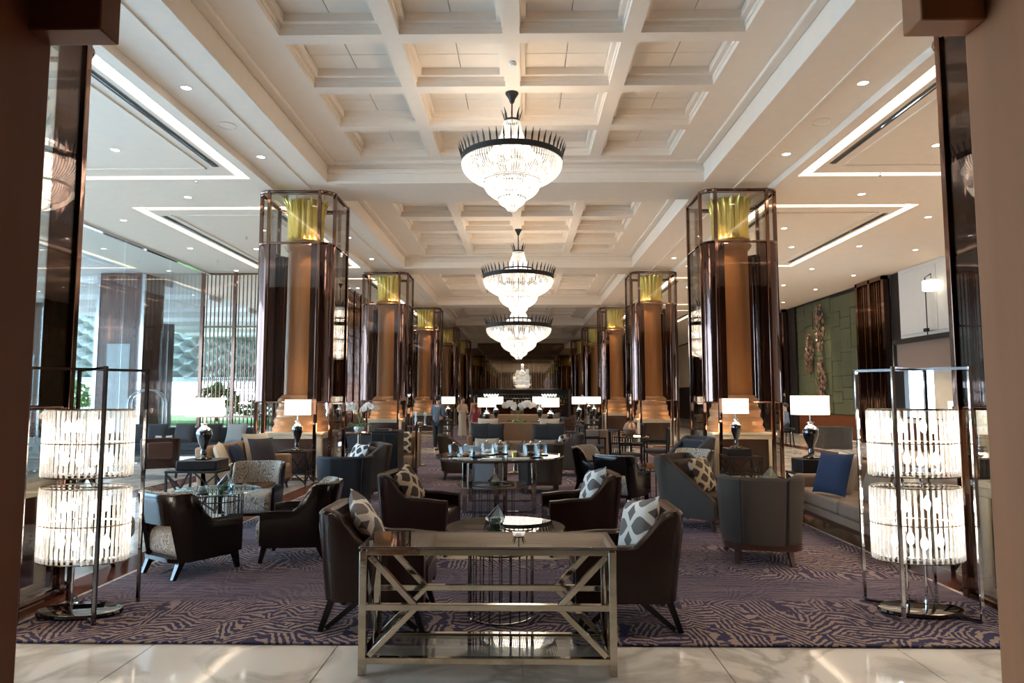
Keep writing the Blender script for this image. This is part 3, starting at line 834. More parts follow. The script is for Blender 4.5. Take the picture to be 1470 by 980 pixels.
def make_orchid(label, loc, s=1., nst=3, nfl=9, pot='porcelain', seed=1, spread=.3):
    rnd = random.Random(seed)
    t = thing('potted_orchid', label, 'orchid', loc); t.scale = (s,) * 3
    ob('pot', MB().lathe([(.06, 0), (.10, .03), (.12, .08), (.11, .12), (.09, .13), (.085, .11)], 20), pot, t)
    for i in range(9):
        a = 2 * pi * i / 9 + rnd.uniform(-.3, .3); L = rnd.uniform(.2, .3); w_ = .035; vs = []
        for j in range(6):
            f = j / 5; r = .03 + L * f; z = .12 + .22 * f - .20 * f * f * (1 + rnd.uniform(-.2, .2)); ww = w_ * sin(pi * min(1, f * .9 + .1)) + .004
            for k_, e in ((-1, .01), (0, 0), (1, .01)): vs.append((r * cos(a) - k_ * ww * sin(a), r * sin(a) + k_ * ww * cos(a), z + e))
            for k_ in (0,): vs.append((r * cos(a), r * sin(a), z - .006))
        fs = []
        for j in range(5):
            b = j * 4; fs += [(b, b + 1, b + 5, b + 4), (b + 1, b + 2, b + 6, b + 5), (b, b + 4, b + 7, b + 3), (b + 2, b + 3, b + 7, b + 6)]
        ob('leaf', MB().add(vs, fs), 'leaf' if i % 3 else 'leaf_light', t)
    fl_ = MB()
    for i in range(5):
        a = 2 * pi * i / 5 + .3; r = .034
        fl_.ball((r * cos(a) * .8, 0, r * sin(a) * .8), .026, 6, 4, (1, .3, 1))
    fl_.ball((0, -.012, 0), .012, 5, 3)
    fm = fl_.mesh('flower', 'petal')
    for q in range(nst):
        sg = (-1) ** q; ln = rnd.uniform(.8, 1.1) * spread; dy = rnd.uniform(-.12, .12)
        pts = []
        for j in range(9):
            f = j / 8; pts.append((sg * (ln * f ** 2), dy * f, .12 + .50 * sin(f * 2.0) / sin(1.57) ))
        ob('flower_stem', MB().tube(pts, .005, 5), 'leaf_light', t)
        for j in range(nfl):
            f = .52 + .5 * j / nfl; x = sg * ln * f ** 2; z = .12 + .50 * sin(f * 2.0)
            o = ob('flower', fm, parent=t, loc=(x + rnd.uniform(-.03, .03), dy * f + rnd.uniform(-.05, .05), z - .02 + rnd.uniform(-.04, .02)))
            o.rotation_euler = (rnd.uniform(-.4, .4), rnd.uniform(0, 2), rnd.uniform(-.7, .7)); o.scale = (1.35 - .5 * (f - .5),) * 3
    return t
def make_terrarium(label, loc, s=.12, glass='pale_glass', rz=.4):
    t = thing('glass_terrarium', label, 'terrarium', loc, rz)
    n = 5; vs = [(s * .7 * cos(2 * pi * i / n), s * .7 * sin(2 * pi * i / n), 0) for i in range(n)] + [(s * cos(2 * pi * i / n), s * sin(2 * pi * i / n), s * .6) for i in range(n)] + [(0.02, 0, s * 1.9)]
    fs = [tuple(range(n))] + [(i, (i + 1) % n, n + (i + 1) % n, n + i) for i in range(n)] + [(n + i, n + (i + 1) % n, 2 * n) for i in range(n)]
    ob('glass_facets', MB().add(vs, fs), glass, t, smooth=False)
    e = MB()
    for i in range(n):
        e.tube([vs[i], vs[n + i], vs[2 * n]], .003, 4); e.tube([vs[n + i], vs[n + (i + 1) % n]], .003, 4); e.tube([vs[i], vs[(i + 1) % n]], .003, 4)
    ob('metal_edges', e, 'dark_chrome', t)
    pl = MB(); rnd = random.Random(int(s * 1e4) + int(loc[0] * 100))
    for i in range(16):
        a = rnd.uniform(0, 6.28); r = rnd.uniform(0, s * .45); pl.ball((r * cos(a), r * sin(a), s * rnd.uniform(.15, .6)), s * .22, 6, 4)
    o = ob('succulents', pl, 'leaf_light' if s > .11 else 'leaf', t, smooth=False); o['kind'] = 'stuff'
    return t
def make_cloche(label, loc, r=.10, h=.22, food='bread', knob=True):
    t = thing('glass_cloche', label, 'cloche', loc)
    ob('plate', MB().lathe([(r * 1.15, 0), (r * 1.25, .008), (r * 1.2, .014)], 24), 'dark_top', t)
    n = 28; vs = []
    ob('glass_dome', MB().lathe([(r, .015), (r, h * .75), (r * .96, h * .8), (r * .5, h * .82)], n), 'clear_glass', t)
    if knob: ob('knob', MB().ball((0, 0, h * .9), .018, 10, 6), 'chrome', t)
    if food: ob('pastry', MB().ball((0, 0, .05), r * .45, 10, 6, (1.1, 1, .7)), food, t)
    return t

# ------------------------------------------------------------------ PLACEMENT
RG = .018
# chandeliers (hung from the rib plane)
make_chandelier('first large crystal chandelier with a black spiked crown, nearest the doorway', (-.155, 10.1, ZR + .0), .77, (-.44, -1.02, -1.84))
make_chandelier('second crystal chandelier in the middle of the three, black crown ring', (-.11, 18.6, ZR), .97, (-.62, -1.30, -2.42))
make_chandelier('third and farthest crystal chandelier hanging lowest over the lobby', (-.15, 27.5, ZR), 1.32, (-.95, -1.72, -3.1))

# console table
ct = thing('console_table', 'polished nickel console table with smoked glass top, standing on the marble at the front', 'console table', (-.205, 4.30, 0))
L, D, H = 1.50, .46, .745; hl, hd = L / 2, D / 2
for x in (-hl + .022, hl - .022):
    for y in (-hd + .022, hd - .022): ob('leg', MB().box(x - .022, x + .022, y - .022, y + .022, 0, H - .04), 'nickel', ct, bevel=.003)
for z, nm in ((H - .045, 'top_rail'), (.385, 'middle_rail'), (.085, 'lower_rail')):
    for y in (-hd + .022, hd - .022): ob(nm, MB().box(-hl + .04, hl - .04, y - .02, y + .02, z - .018, z + .018), 'nickel', ct, bevel=.003)
    for x in (-hl + .022, hl - .022):
        if z != .385: ob(nm, MB().box(x - .02, x + .02, -hd + .04, hd - .04, z - .018, z + .018), 'nickel', ct, bevel=.003)
for y in (-hd + .022, hd - .022):
    for s in (-1, 1):
        ob('diagonal_brace', MB().bar((s * (hl - .06), y, H - .07), (s * (hl - .33), y, .39), .034), 'nickel', ct, bevel=.003)
        ob('diagonal_brace', MB().bar((s * (hl - .33), y, .38), (s * (hl - .06), y, .11), .034), 'nickel', ct, bevel=.003)
for s in (-1, 1):
    ob('diagonal_brace', MB().bar((s * (hl - .022), -hd + .05, H - .07), (s * (hl - .022), hd - .05, .11), .02), 'dark_chrome', ct)
    ob('diagonal_brace', MB().bar((s * (hl - .022), hd - .05, H - .07), (s * (hl - .022), -hd + .05, .11), .02), 'dark_chrome', ct)
ob('glass_top', MB().box(-hl - .005, hl + .005, -hd - .005, hd + .005, H - .025, H - .012), 'smoked_glass', ct, bevel=.003)
ob('lower_shelf', MB().box(-hl + .05, hl - .05, -hd + .045, hd - .045, .085, .095), 'clear_glass', ct)

# crystal floor lamps
make_floor_lamp('tall floor lamp with two crystal drums, left of the carpet by the caged column', (-3.27, 5.14, RG), -1)
make_floor_lamp('tall floor lamp with two crystal drums, right of the carpet by the beige sofa', (2.96, 5.27, RG), 1)

# leather armchairs
lc = make_leather_chair()
for x, y, r, lb in ((-1.03, 5.08, .0, 'front left dark brown leather armchair right behind the console table'),
                    (.72, 5.08, pi, 'front right dark brown leather armchair right behind the console table'),
                    (-1.08, 7.3, -.12, 'rear left brown leather armchair facing the round glass coffee table'),
                    (.60, 7.3, pi + .1, 'rear right brown leather armchair facing the round glass coffee table')):
    dup(lc, (x, y, RG), r, lb, 'leather armchairs round the glass coffee table')
CH = 'trellis cushions'
pillow('trellis_grey', (-1.13, 5.06, .68 + RG), .15, 'grey and white trellis cushion on the front left leather armchair', size=.42, tilt=58, roll=20)
pillow('trellis_grey', (.83, 5.0, .66 + RG), pi + .35, 'grey and white trellis cushion on the front right leather armchair', size=.42, tilt=72, roll=12)
pillow('trellis_brown', (-1.18, 7.24, .68), -.25, 'brown and cream trellis cushion on the rear left leather armchair', size=.42, tilt=64, roll=15)
pillow('trellis_grey', (.73, 7.22, .68), pi + .3, 'grey and white trellis cushion on the rear right leather armchair', size=.40, tilt=68, roll=12)
make_cage_table('round smoked glass coffee table on a wire cage base between the leather armchairs', (-.16, 5.12, RG), .46, .235, .60, off=(.03, .22), n=20)
make_terrarium('green glass faceted terrarium on the front round coffee table', (-.21, 5.45, RG + .602), .075, rz=.2)

# dark round table behind them and the round dining table
make_cage_table('low black round table on wire rods in front of the dining table', (-.38, 9.0, RG), .47, .27, .46, top='dark_top', n=14)
make_terrarium('small glass terrarium with green plant on the low black round table', (-.36, 8.9, RG + .462), .09)
dt = thing('dining_table', 'large round dark polished dining table laid with glass cloches', 'dining table', (-.34, 10.12, RG))
ob('tabletop', MB().lathe([(.88, .70), (.93, .715), (.94, .735), (.93, .75)], 64), 'dark_top', dt)
for x, y in ((-.46, -.55), (.50, -.55), (-.46, .5), (.50, .5), (-.02, -.62), (.10, -.62)):
    ob('leg', MB().box(x - .03, x + .03, y - .03, y + .03, .0, .70), 'nickel' if abs(x) > .2 else 'bronze', dt, bevel=.003)
ob('foot_frame', MB().box(-.46, .5, -.57, -.53, 0, .03).box(-.46, .5, .48, .52, 0, .03), 'nickel', dt)
z = RG + .751
for x, y, r, h, f, lb in ((-.98, 9.85, .085, .21, None, 'leftmost tall glass jar on the round dining table'),
                      (-.80, 9.72, .10, .19, 'bread', 'glass cloche over a bread roll at the left of the dining table'),
                      (-.52, 10.15, .10, .22, 'porcelain', 'glass cloche with silver knob in the middle of the dining table'),
                      (-.33, 10.30, .10, .21, None, 'glass cloche just right of the middle one on the dining table'),
                      (.12, 9.75, .125, .23, 'leather_light', 'largest glass cloche with dark pastries at the right of the dining table'),
                      (.26, 10.10, .10, .21, 'bread', 'glass cloche behind the largest one at the right')):
    make_cloche(lb, (x, y, z), r, h, f)
for x, y, wd, dd, m, lb in ((-.83, 9.45, .26, .12, 'paper', 'white menu card at the left front edge of the dining table'), (-.42, 9.40, .28, .13, 'paper', 'white napkin and card at the middle front edge of the dining table'),
                         (-.05, 9.48, .30, .13, 'paper', 'white menu card at the right front edge of the dining table')):
    o = ob('menu_card', MB().box(-wd / 2, wd / 2, -dd / 2, dd / 2, 0, .012), m, bevel=.003); o.location = (x, y, z); tag(o, lb, 'card')
o = ob('dark_plate', MB().lathe([(.08, 0), (.13, .012), (.12, .016), (.04, .008)], 28), 'navy_fabric'); o.location = (-.62, 9.78, z); tag(o, 'dark blue plate between the cloches on the dining table', 'plate')
o = ob('candle_glass', MB().lathe([(.03, 0), (.035, .07), (.03, .07)], 14), 'gold'); o.location = (-.12, 9.75, z); tag(o, 'small golden candle glass on the dining table', 'candle')

# lacquer chairs with zebra fabric
lq = make_lacquer_chair(); GZ = 'lacquer armchairs with zebra fabric'
for x, y, r, lb in ((-3.07, 6.42, 1.0, 'black lacquer armchair with zebra seat seen from behind, beside the left crystal lamp'),
                    (-2.26, 6.98, pi + .12, 'black lacquer armchair with zebra seat facing left, seen from its side'),
                    (-3.42, 8.75, -pi / 2 + .12, 'lacquer armchair showing its pale zebra backrest, in front of the tan sofa'),
                    (1.48, 10.35, .95, 'black lacquer armchair seen from behind, right of the rear leather armchair'),
                    (1.30, 11.95, -.55, 'pale backed lacquer armchair behind the black one, right of the dining table'),
                    (2.62, 11.1, -2.35, 'pale zebra lacquer armchair behind the grey slope-arm armchair'),
                    (-4.25, 6.75, .3, 'lacquer armchair partly hidden behind the left crystal floor lamp')):
    dup(lq, (x, y, RG if abs(x) < 3.6 else 0.002), r, lb, GZ)
make_cage_table('round clear glass table on a wire drum between the zebra armchairs at the left', (-3.35, 7.55, RG), .46, .27, .58, top='pale_glass', n=26)
make_terrarium('pyramid glass terrarium with succulents on the left round glass table', (-3.22, 7.45, RG + .582), .10)
make_cage_table('round glass table on wire rods in the right seating group', (1.98, 10.75, RG), .42, .25, .54, top='dark_top', n=18)
make_terrarium('leafy glass terrarium on the round table of the right seating group', (2.1, 10.6, RG + .542), .10)

# left group: tan sofa, side tables, lamps
make_sofa(2.0, 'tan_fabric', 'tan leather sofa with white and slate cushions in front of the left column', (-4.55, 11.45, 0.003), 0, hb=.84, cush=2)
pillow('cream_fabric', (-4.70, 10.72, .68), .25, 'white cushion at the near end of the tan sofa', size=.46, tilt=68, roll=5)
pillow('navy_fabric', (-4.66, 11.2, .66), .1, 'small navy cushion between the white and slate ones on the tan sofa', size=.40, tilt=68)
pillow('cream_fabric', (-4.68, 12.1, .72), -.5, 'big cream cushion behind the slate one at the far end of the tan sofa', size=.55, tilt=72)
pillow('charcoal_fabric', (-4.45, 11.75, .68), -.6, 'slate grey cushion leaning on the cream one on the tan sofa', size=.50, tilt=70)
lamp = make_table_lamp()
GL = 'urn table lamps'
make_side_table('black lattice side table left of the tan sofa', (-4.62, 9.92, 0.003), 0, .74, .58)
make_tray_box('wide black tray box under the left table lamp', (-4.62, 9.92, .585), .55, .1, .13)
dup(lamp, (-4.62, 9.92, .716), 0, 'urn table lamp on the black tray box left of the tan sofa', GL, (1.03, 1.03, 1.03)); 
make_side_table('black lattice side table at the far end of the tan sofa', (-4.22, 12.83, 0.003), 0, .55, .62)
dup(lamp, (-4.22, 12.83, .622), 0, 'urn table lamp at the far end of the tan sofa before the column', GL, (.95, .95, 1.1))
make_side_table('black lattice side table before the second right column', (4.0, 12.72, 0.003), 0, .62, .55)
make_tray_box('black tray box on the lattice table before the second right column', (3.93, 12.72, .555), .42, 0, .13)
dup(lamp, (3.93, 12.72, .686), 0, 'urn table lamp before the second right column', GL, (.93, .93, 1.05))
make_side_table('black side table behind the navy cushion at the right sofa', (4.1, 9.85, 0.003), 0, .55, .55)
make_tray_box('black tray box holding the lamp behind the right sofa', (4.1, 9.85, .555), .42, 0, .19)
dup(lamp, (4.1, 9.85, .746), 0, 'urn table lamp behind the right beige sofa', GL)
make_side_table('black side table near the right crystal floor lamp', (4.1, 6.22, 0.003), 0, .42, .62)
dup(lamp, (4.1, 6.24, .623), 0, 'urn table lamp partly hidden behind the right crystal floor lamp', GL, (.9, .9, 1.1))
for i, (x, y) in enumerate(((-4.62, 9.92), (-4.22, 12.83), (3.93, 12.72), (4.1, 9.85), (4.1, 6.24))): point((x, y, 1.42), 10, (1, .80, .58), .08)

bc = make_barrel_chair('slate_fabric'); GB = 'barrel armchairs'
dup(bc, (-2.46, 9.55, RG), pi / 2 + .28, 'slate barrel armchair seen from behind in the left seating group', None)
bc2 = make_barrel_chair('grey_fabric')
dup(bc2, (2.36, 6.95, RG), pi / 2 - .22, 'large taupe grey barrel armchair seen from behind in the right foreground', None, 1.04)
dup(bc2, (.30, 11.75, RG), pi / 2, 'grey barrel armchair behind the dining table, right of the pale one')
bc3 = make_barrel_chair('pale_fabric')
dup(bc3, (-.62, 11.75, RG), pi / 2, 'pale blue grey barrel armchair behind the dining table')
wc = make_wedge_chair()
dup(wc, (2.22, 8.72, RG), -.72, 'grey slope-arm armchair with trellis cushion in the right seating group', None)
pillow('trellis_brown', (2.26, 8.72, .64), -.72, 'brown and cream trellis cushion on the grey slope-arm armchair', size=.46, tilt=68)
dup(wc, (-2.62, 10.95, RG), pi + .5, 'dark grey slope-arm armchair behind the slate barrel armchair')
pillow('trellis_black', (-2.62, 10.9, .66), pi + .7, 'black and white trellis cushion on the armchair behind the slate barrel armchair', size=.46, tilt=66)
dup(wc, (.80, 14.3, RG), pi - .1, 'grey slope-arm armchair right of the coffee table beyond the dining table')
pillow('trellis_black', (.78, 14.2, .66), pi - .2, 'black and white trellis cushion on the armchair beyond the dining table', size=.42, tilt=68)
dup(wc, (-1.22, 13.7, RG), .1, 'grey slope-arm armchair left of the coffee table beyond the dining table')
pillow('cream_fabric', (-.62, 11.78, .74), pi / 2 + .2, 'white cushion on the pale barrel armchair behind the dining table', size=.42, tilt=60)
pillow('taupe_fabric', (.42, 11.78, .72), pi / 2 - .2, 'peach cushion on the grey barrel armchair behind the dining table', size=.42, tilt=60)

# right sofa
make_sofa(2.7, 'taupe_fabric', 'long beige sofa along the right side of the carpet behind the crystal lamp', (3.97, 7.92, 0.003), pi, hb=.80, cush=2)
pillow('navy_fabric', (3.72, 8.35, .70), pi + .35, 'navy blue cushion on the right beige sofa', size=.52, tilt=72)
pillow('cream_fabric', (3.98, 8.60, .68), pi + .1, 'cream cushion behind the navy one on the right sofa', size=.52, tilt=70)
pillow('taupe_fabric', (3.92, 7.7, .68), pi, 'beige cushion in the middle of the right sofa', size=.50, tilt=70)
pillow('cream_fabric', (3.80, 6.95, .64), pi - .2, 'white cushion at the near end of the right sofa', size=.42, tilt=66)
make_cage_table('small round glass table between the grey armchairs and the right sofa', (3.02, 8.95, RG), .34, .2, .50, n=14)
make_terrarium('triangular glass terrarium with a lime green plant on the small right table', (3.15, 8.85, RG + .502), .115)

# mid-left service pieces
sb = thing('service_cabinet', 'tall black service cabinet behind the left leather armchair', 'cabinet', (-2.38, 12.75, RG))
ob('body', MB().box(-.36, .12, -.34, .34, .02, .96), 'book_black', sb, bevel=.01)
for i in range(2): ob('door', MB().box(-.355 + .235 * i, -.13 + .235 * i, -.356, -.342, .06, .93), 'black_wood', sb, bevel=.004)
ob('top_board', MB().box(-.38, .14, -.36, .36, .96, .985), 'black_wood', sb)
ob('binder', MB().box(-.30, -.05, -.3, -.0, .985, 1.02), 'book_black', sb)
fs_ = thing('folding_screen', 'narrow black framed glass screen right of the service cabinet', 'screen', (-1.98, 12.95, RG), .15)
for x, y in ((-.02, -.45), (-.02, .45)): ob('frame_post', MB().box(x - .018, x + .018, y - .018, y + .018, 0, 1.12), 'dark_chrome', fs_)
for zz in (.06, .55, 1.10): ob('frame_rail', MB().box(-.036, -.004, -.45, .45, zz - .015, zz + .015), 'dark_chrome', fs_)
ob('dark_panel', MB().box(-.03, -.01, -.44, .44, .56, 1.09), 'slate_fabric', fs_); ob('glass_panel', MB().box(-.025, -.015, -.44, .44, .07, .54), 'smoked_glass', fs_)
tc_ = make_wedge_chair('tan_fabric'); dup(tc_, (-2.50, 14.2, RG), -pi / 2 + .1, 'tan slope-arm armchair with trellis cushion beyond the service cabinet')
pillow('trellis_brown', (-2.5, 14.1, .70), -pi / 2, 'brown and cream trellis cushion beyond the service cabinet', size=.46, tilt=70)
def pedestal_table(label, loc, r=.3, h=.72, m='dark_top'):
    t = thing('pedestal_table', label, 'table', loc)
    ob('tabletop', MB().lathe([(r - .01, h - .03), (r, h - .015), (r - .01, h)], 32), m, t)
    ob('pedestal', MB().lathe([(.16, 0), (.17, .02), (.05, .05), (.035, .2), (.035, h - .06), (.08, h - .03)], 20), 'nickel', t); return t
pedestal_table('round table carrying the white orchid between the left columns', (-4.1, 17.2, 0.003), .33, .74)
make_orchid('white orchid in a white pot between the first two left columns', (-4.1, 17.2, .745), 1.12, 4, 11, seed=3, spread=.34)
pedestal_table('tall round table under the large glass dome left of the man', (-2.42, 16.2, RG), .30, .93)
make_cloche('large glass dome on the tall round table left of the man', (-2.42, 16.2, RG + .932), .14, .42, 'bread')

# centre far group
pedestal_table('dark low table with plants between the armchairs beyond the dining table', (-.15, 14.6, RG), .45, .50)
make_terrarium('small terrarium on the low table beyond the dining table, left one', (-.32, 14.5, RG + .50), .10)
make_terrarium('small green terrarium on the low table beyond the dining table, right one', (0.02, 14.7, RG + .50), .11)
make_sofa(2.6, 'tan_fabric', 'wide tan sofa with slate cushions facing us in the middle of the lobby', (-.15, 18.3, RG), -pi / 2, hb=.92, cush=3)
for x, m, sz, lb in ((-1.12, 'slate_fabric', .5, 'outer left slate cushion on the wide tan sofa'), (-.72, 'slate_fabric', .48, 'inner left slate cushion on the wide tan sofa'), (.50, 'slate_fabric', .48, 'inner right slate cushion on the wide tan sofa'),
                 (.88, 'slate_fabric', .5, 'outer right slate cushion on the wide tan sofa'), (-.92, 'cream_fabric', .55, 'left cream cushion at the back of the wide tan sofa'), (.72, 'cream_fabric', .55, 'right cream cushion at the back of the wide tan sofa')):
    pillow(m, (x, 18.15 + (.12 if m[0] == 'c' else 0), .70 + (.1 if m[0] == 'c' else 0)), -pi / 2, lb, size=sz, tilt=72)
cn = thing('sofa_table', 'long dark table behind the wide tan sofa', 'console table', (-.15, 19.15, RG))
ob('tabletop', MB().box(-1.25, 1.25, -.2, .2, .70, .74), 'black_wood', cn)
for x in (-1.2, 1.2):
    for y in (-.16, .16): ob('leg', MB().box(x - .025, x + .025, y - .025, y + .025, 0, .7), 'black_wood', cn)
dup(lamp, (-1.0, 19.15, .76), 0, 'left urn table lamp on the long table behind the wide tan sofa', GL, (1, 1, .98))
dup(lamp, (.78, 19.15, .76), 0, 'right urn table lamp on the long table behind the wide tan sofa', GL, (1, 1, .98))
make_orchid('large white orchid on the long table behind the wide tan sofa', (-.12, 19.15, .76), 1.15, 7, 12, seed=9, spread=.36)
for x in (-1.0, .78): point((x, 18.95, 1.45), 8, (1, .80, .58), .08)

# people
def person(label, loc, rz, H=1.66, pose='stand', parts=(), skin='skin', hair='bun'):
    k = H / 1.72; import bmesh
    def skinmesh(name, nodes, edges, mname, parent=None, sub=2):
        bm = bmesh.new(); ly = bm.verts.layers.skin.verify(); vs = []
        for i, (x, y, z, r) in enumerate(nodes):
            v = bm.verts.new((x * k, y * k, z * k)); v[ly].radius = (r * k, r * k); v[ly].use_root = (i == 0); vs.append(v)
        for a, b in edges: bm.edges.new((vs[a], vs[b]))
        me = bpy.data.meshes.new(name); bm.to_mesh(me); bm.free(); me.materials.append(M(mname))
        o = bpy.data.objects.new(name, me); COL.objects.link(o)
        if parent: o.parent = parent
        s = o.modifiers.new('skin', 'SKIN'); s.use_smooth_shade = True
        b = o.modifiers.new('subdivision', 'SUBSURF'); b.levels = sub; b.render_levels = sub; return o
    sit = pose == 'sit'
    N = [(0, 0, .95, .13), (0, 0, 1.12, .12), (.0, 0, 1.32, .14), (0, 0, 1.44, .08), (.01, 0, 1.50, .052), (.02, 0, 1.58, .075), (.015, 0, 1.66, .082), (.01, 0, 1.70, .05)]
    E_ = [(0, 1), (1, 2), (2, 3), (3, 4), (4, 5), (5, 6), (6, 7)]
    N += [(.10, 0, 1.575, .016)]; E_ += [(5, 8)]                # nose
    arms = {}
    for s in (-1, 1):
        i = len(N); fwd = .22 if pose != 'walk' else .12 * s
        sh = [(0, .17 * s, 1.40, .055), (-.02, .215 * s, 1.14, .042), (fwd * .6, .19 * s if pose == 'stand' else .2 * s, .98, .032), (fwd * .6 + .07, .17 * s, .95, .030)]
        if pose == 'stand': sh[2] = (.17, .14 * s, 1.08, .032); sh[3] = (.24, .10 * s, 1.09, .030)
        N += sh; E_ += [(2, i), (i, i + 1), (i + 1, i + 2), (i + 2, i + 3)]
        hx, hy, hz, _ = sh[3]
        for j in range(4):
            f = len(N); dy = (-.03 + .02 * j) * s; N += [(hx + .05, hy + dy, hz - .01, .010), (hx + (.085 - .008 * abs(j - 1.5)), hy + dy * 1.2, hz - .035, .008)]; E_ += [(i + 3, f), (f, f + 1)]
        f = len(N); N += [(hx + .02, hy - .05 * s, hz + .01, .011), (hx + .045, hy - .065 * s, hz, .009)]; E_ += [(i + 3, f), (f, f + 1)]
        arms[s] = sh
    legs = {}
    for s in (-1, 1):
        i = len(N); st = .16 * s if pose == 'walk' else .02 * s
        if sit: lg = [(.05, .10 * s, .93, .085), (.42, .12 * s, .90, .065), (.44, .12 * s, .50, .045), (.56, .12 * s, .46, .035)]
        else: lg = [(0, .10 * s, .88, .09), (st * .6 + .02, .10 * s, .50, .06), (st, .10 * s, .09, .04), (st + .14, .11 * s, .035, .03)]
        N += lg; E_ += [(0, i), (i, i + 1), (i + 1, i + 2), (i + 2, i + 3)]; legs[s] = lg
    o = skinmesh('person', N, E_, skin, sub=1); o.location = loc; o.rotation_euler = (0, 0, rz); tag(o, label, 'person')
    grow = lambda L_, g: [(x, y, z, r + g) for x, y, z, r in L_]
    for kind, mname in parts:
        if kind in ('jacket', 'shirt'):
            n = grow(N[:4], .022); n[3] = (0, 0, 1.43, .075); n = [(0, 0, .84, .155)] + n if kind == 'jacket' else n
            b = len(n); e = [(i, i + 1) for i in range(b - 1)]
            for s in (-1, 1):
                i = len(n); n += grow(arms[s][:3], .02); e += [(b - 2, i), (i, i + 1), (i + 1, i + 2)]
            skinmesh(kind, n, e, mname, o)
        if kind == 'trousers':
            n = [(0, 0, .95, .145)]; e = []
            for s in (-1, 1):
                i = len(n); n += grow(legs[s][:3], .022); e += [(0, i), (i, i + 1), (i + 1, i + 2)]
            skinmesh(kind, n, e, mname, o)
        if kind == 'dress':
            top = MB(); n = 20
            prof = [(.21, .10 if H < 1.64 else .06), (.19, .35), (.165, .62), (.19, .88), (.165, 1.0), (.13, 1.12), (.155, 1.28), (.15, 1.36), (.10, 1.385)]
            top.lathe([(r * k, z * k) for r, z in prof], n, sx=.82, flute=lambda t_, j: 1 + (.06 * sin(t_ * 7) if j < 3 else 0))
            ob('dress', top, mname, o)
        if kind == 'sleeves':
            for s in (-1, 1): skinmesh('sleeve', grow(arms[s][:3], .02), [(0, 1), (1, 2)], mname, o)
        if kind == 'shoes':
            for s in (-1, 1):
                x, y, zz, r = legs[s][3]; ob('shoe', MB().ball(((x - .04) * k, y * k, zz * k), .05 * k, 10, 6, (2.1, .85, .75)), mname, o)
    hb_ = MB().ball((-.012 * k, 0, 1.655 * k), .098 * k, 14, 8, (1, .92, 1.0))
    if hair == 'bun': hb_.ball((-.10 * k, 0, 1.66 * k), .06 * k, 10, 6)
    if hair == 'long': hb_.ball((-.06 * k, 0, 1.56 * k), .085 * k, 10, 6, (.8, 1, 1.5))
    ob('hair', hb_, 'hair', o)
    for s in (-1, 1): ob('eye', MB().ball((.083 * k, .03 * k * s, 1.60 * k), .011 * k, 6, 4), 'hair', o); 
    for s in (-1, 1): ob('ear', MB().ball((.012 * k, .082 * k * s, 1.585 * k), .02 * k, 6, 4, (.7, .5, 1.3)), skin, o)
    ob('mouth', MB().ball((.086 * k, 0, 1.535 * k), .014 * k, 6, 4, (.4, 1.3, .4)), 'dress_red', o)
    return o
person('man in a grey jacket and black trousers standing, seen from behind', (-2.58, 20.9, .003), 1.15, 1.66, 'stand', (('jacket', 'suit_grey'), ('trousers', 'trouser_black'), ('shoes', 'trouser_black')), hair='short')
person('woman in a long beige dress standing left of the woman in red', (-2.42, 27.6, RG), -.9, 1.60, 'stand', (('dress', 'dress_beige'), ('sleeves', 'dress_beige')), hair='bun')
person('woman in a dark red dress with black hair, seen from behind', (-1.85, 27.0, RG), 2.2, 1.66, 'walk', (('dress', 'dress_red'),), hair='long')
person('seated person in a blue shirt on the stool behind the right column', (8.72, 22.9, -.24), pi - .2, 1.66, 'sit', (('shirt', 'shirt_blue'), ('trousers', 'charcoal_fabric')), hair='short')
st = thing('stool', 'dark stool under the seated person behind the right column', 'stool', (8.78, 22.9, 0.003)); ob('seat', MB().lathe([(.2, .55), (.22, .58), (.2, .62)], 20), 'black_wood', st)
for i in range(4): ob('leg', MB().bar((.14 * cos(i * pi / 2), .14 * sin(i * pi / 2), .56), (.2 * cos(i * pi / 2), .2 * sin(i * pi / 2), 0), .03), 'black_wood', st)
person('staff member standing behind the large orchid near the bar', (.9, 36, RG), -1.2, 1.64, 'stand', (('jacket', 'dress_beige'), ('trousers', 'trouser_black')), hair='short')

cube = ob('cube_table', MB().box(-.45, .45, -.45, .45, 0, .68), 'street', bevel=.01); cube.location = (9.9, 22.2, .003); tag(cube, 'dark veined stone cube by the green tiled wall', 'cube table')
cube.data.materials.clear(); m_ = mat('veined_stone', (.05, .045, .04), .3, vary=.9, vscale=4, stretch=(6, .6, 6)); cube.data.materials.append(m_)

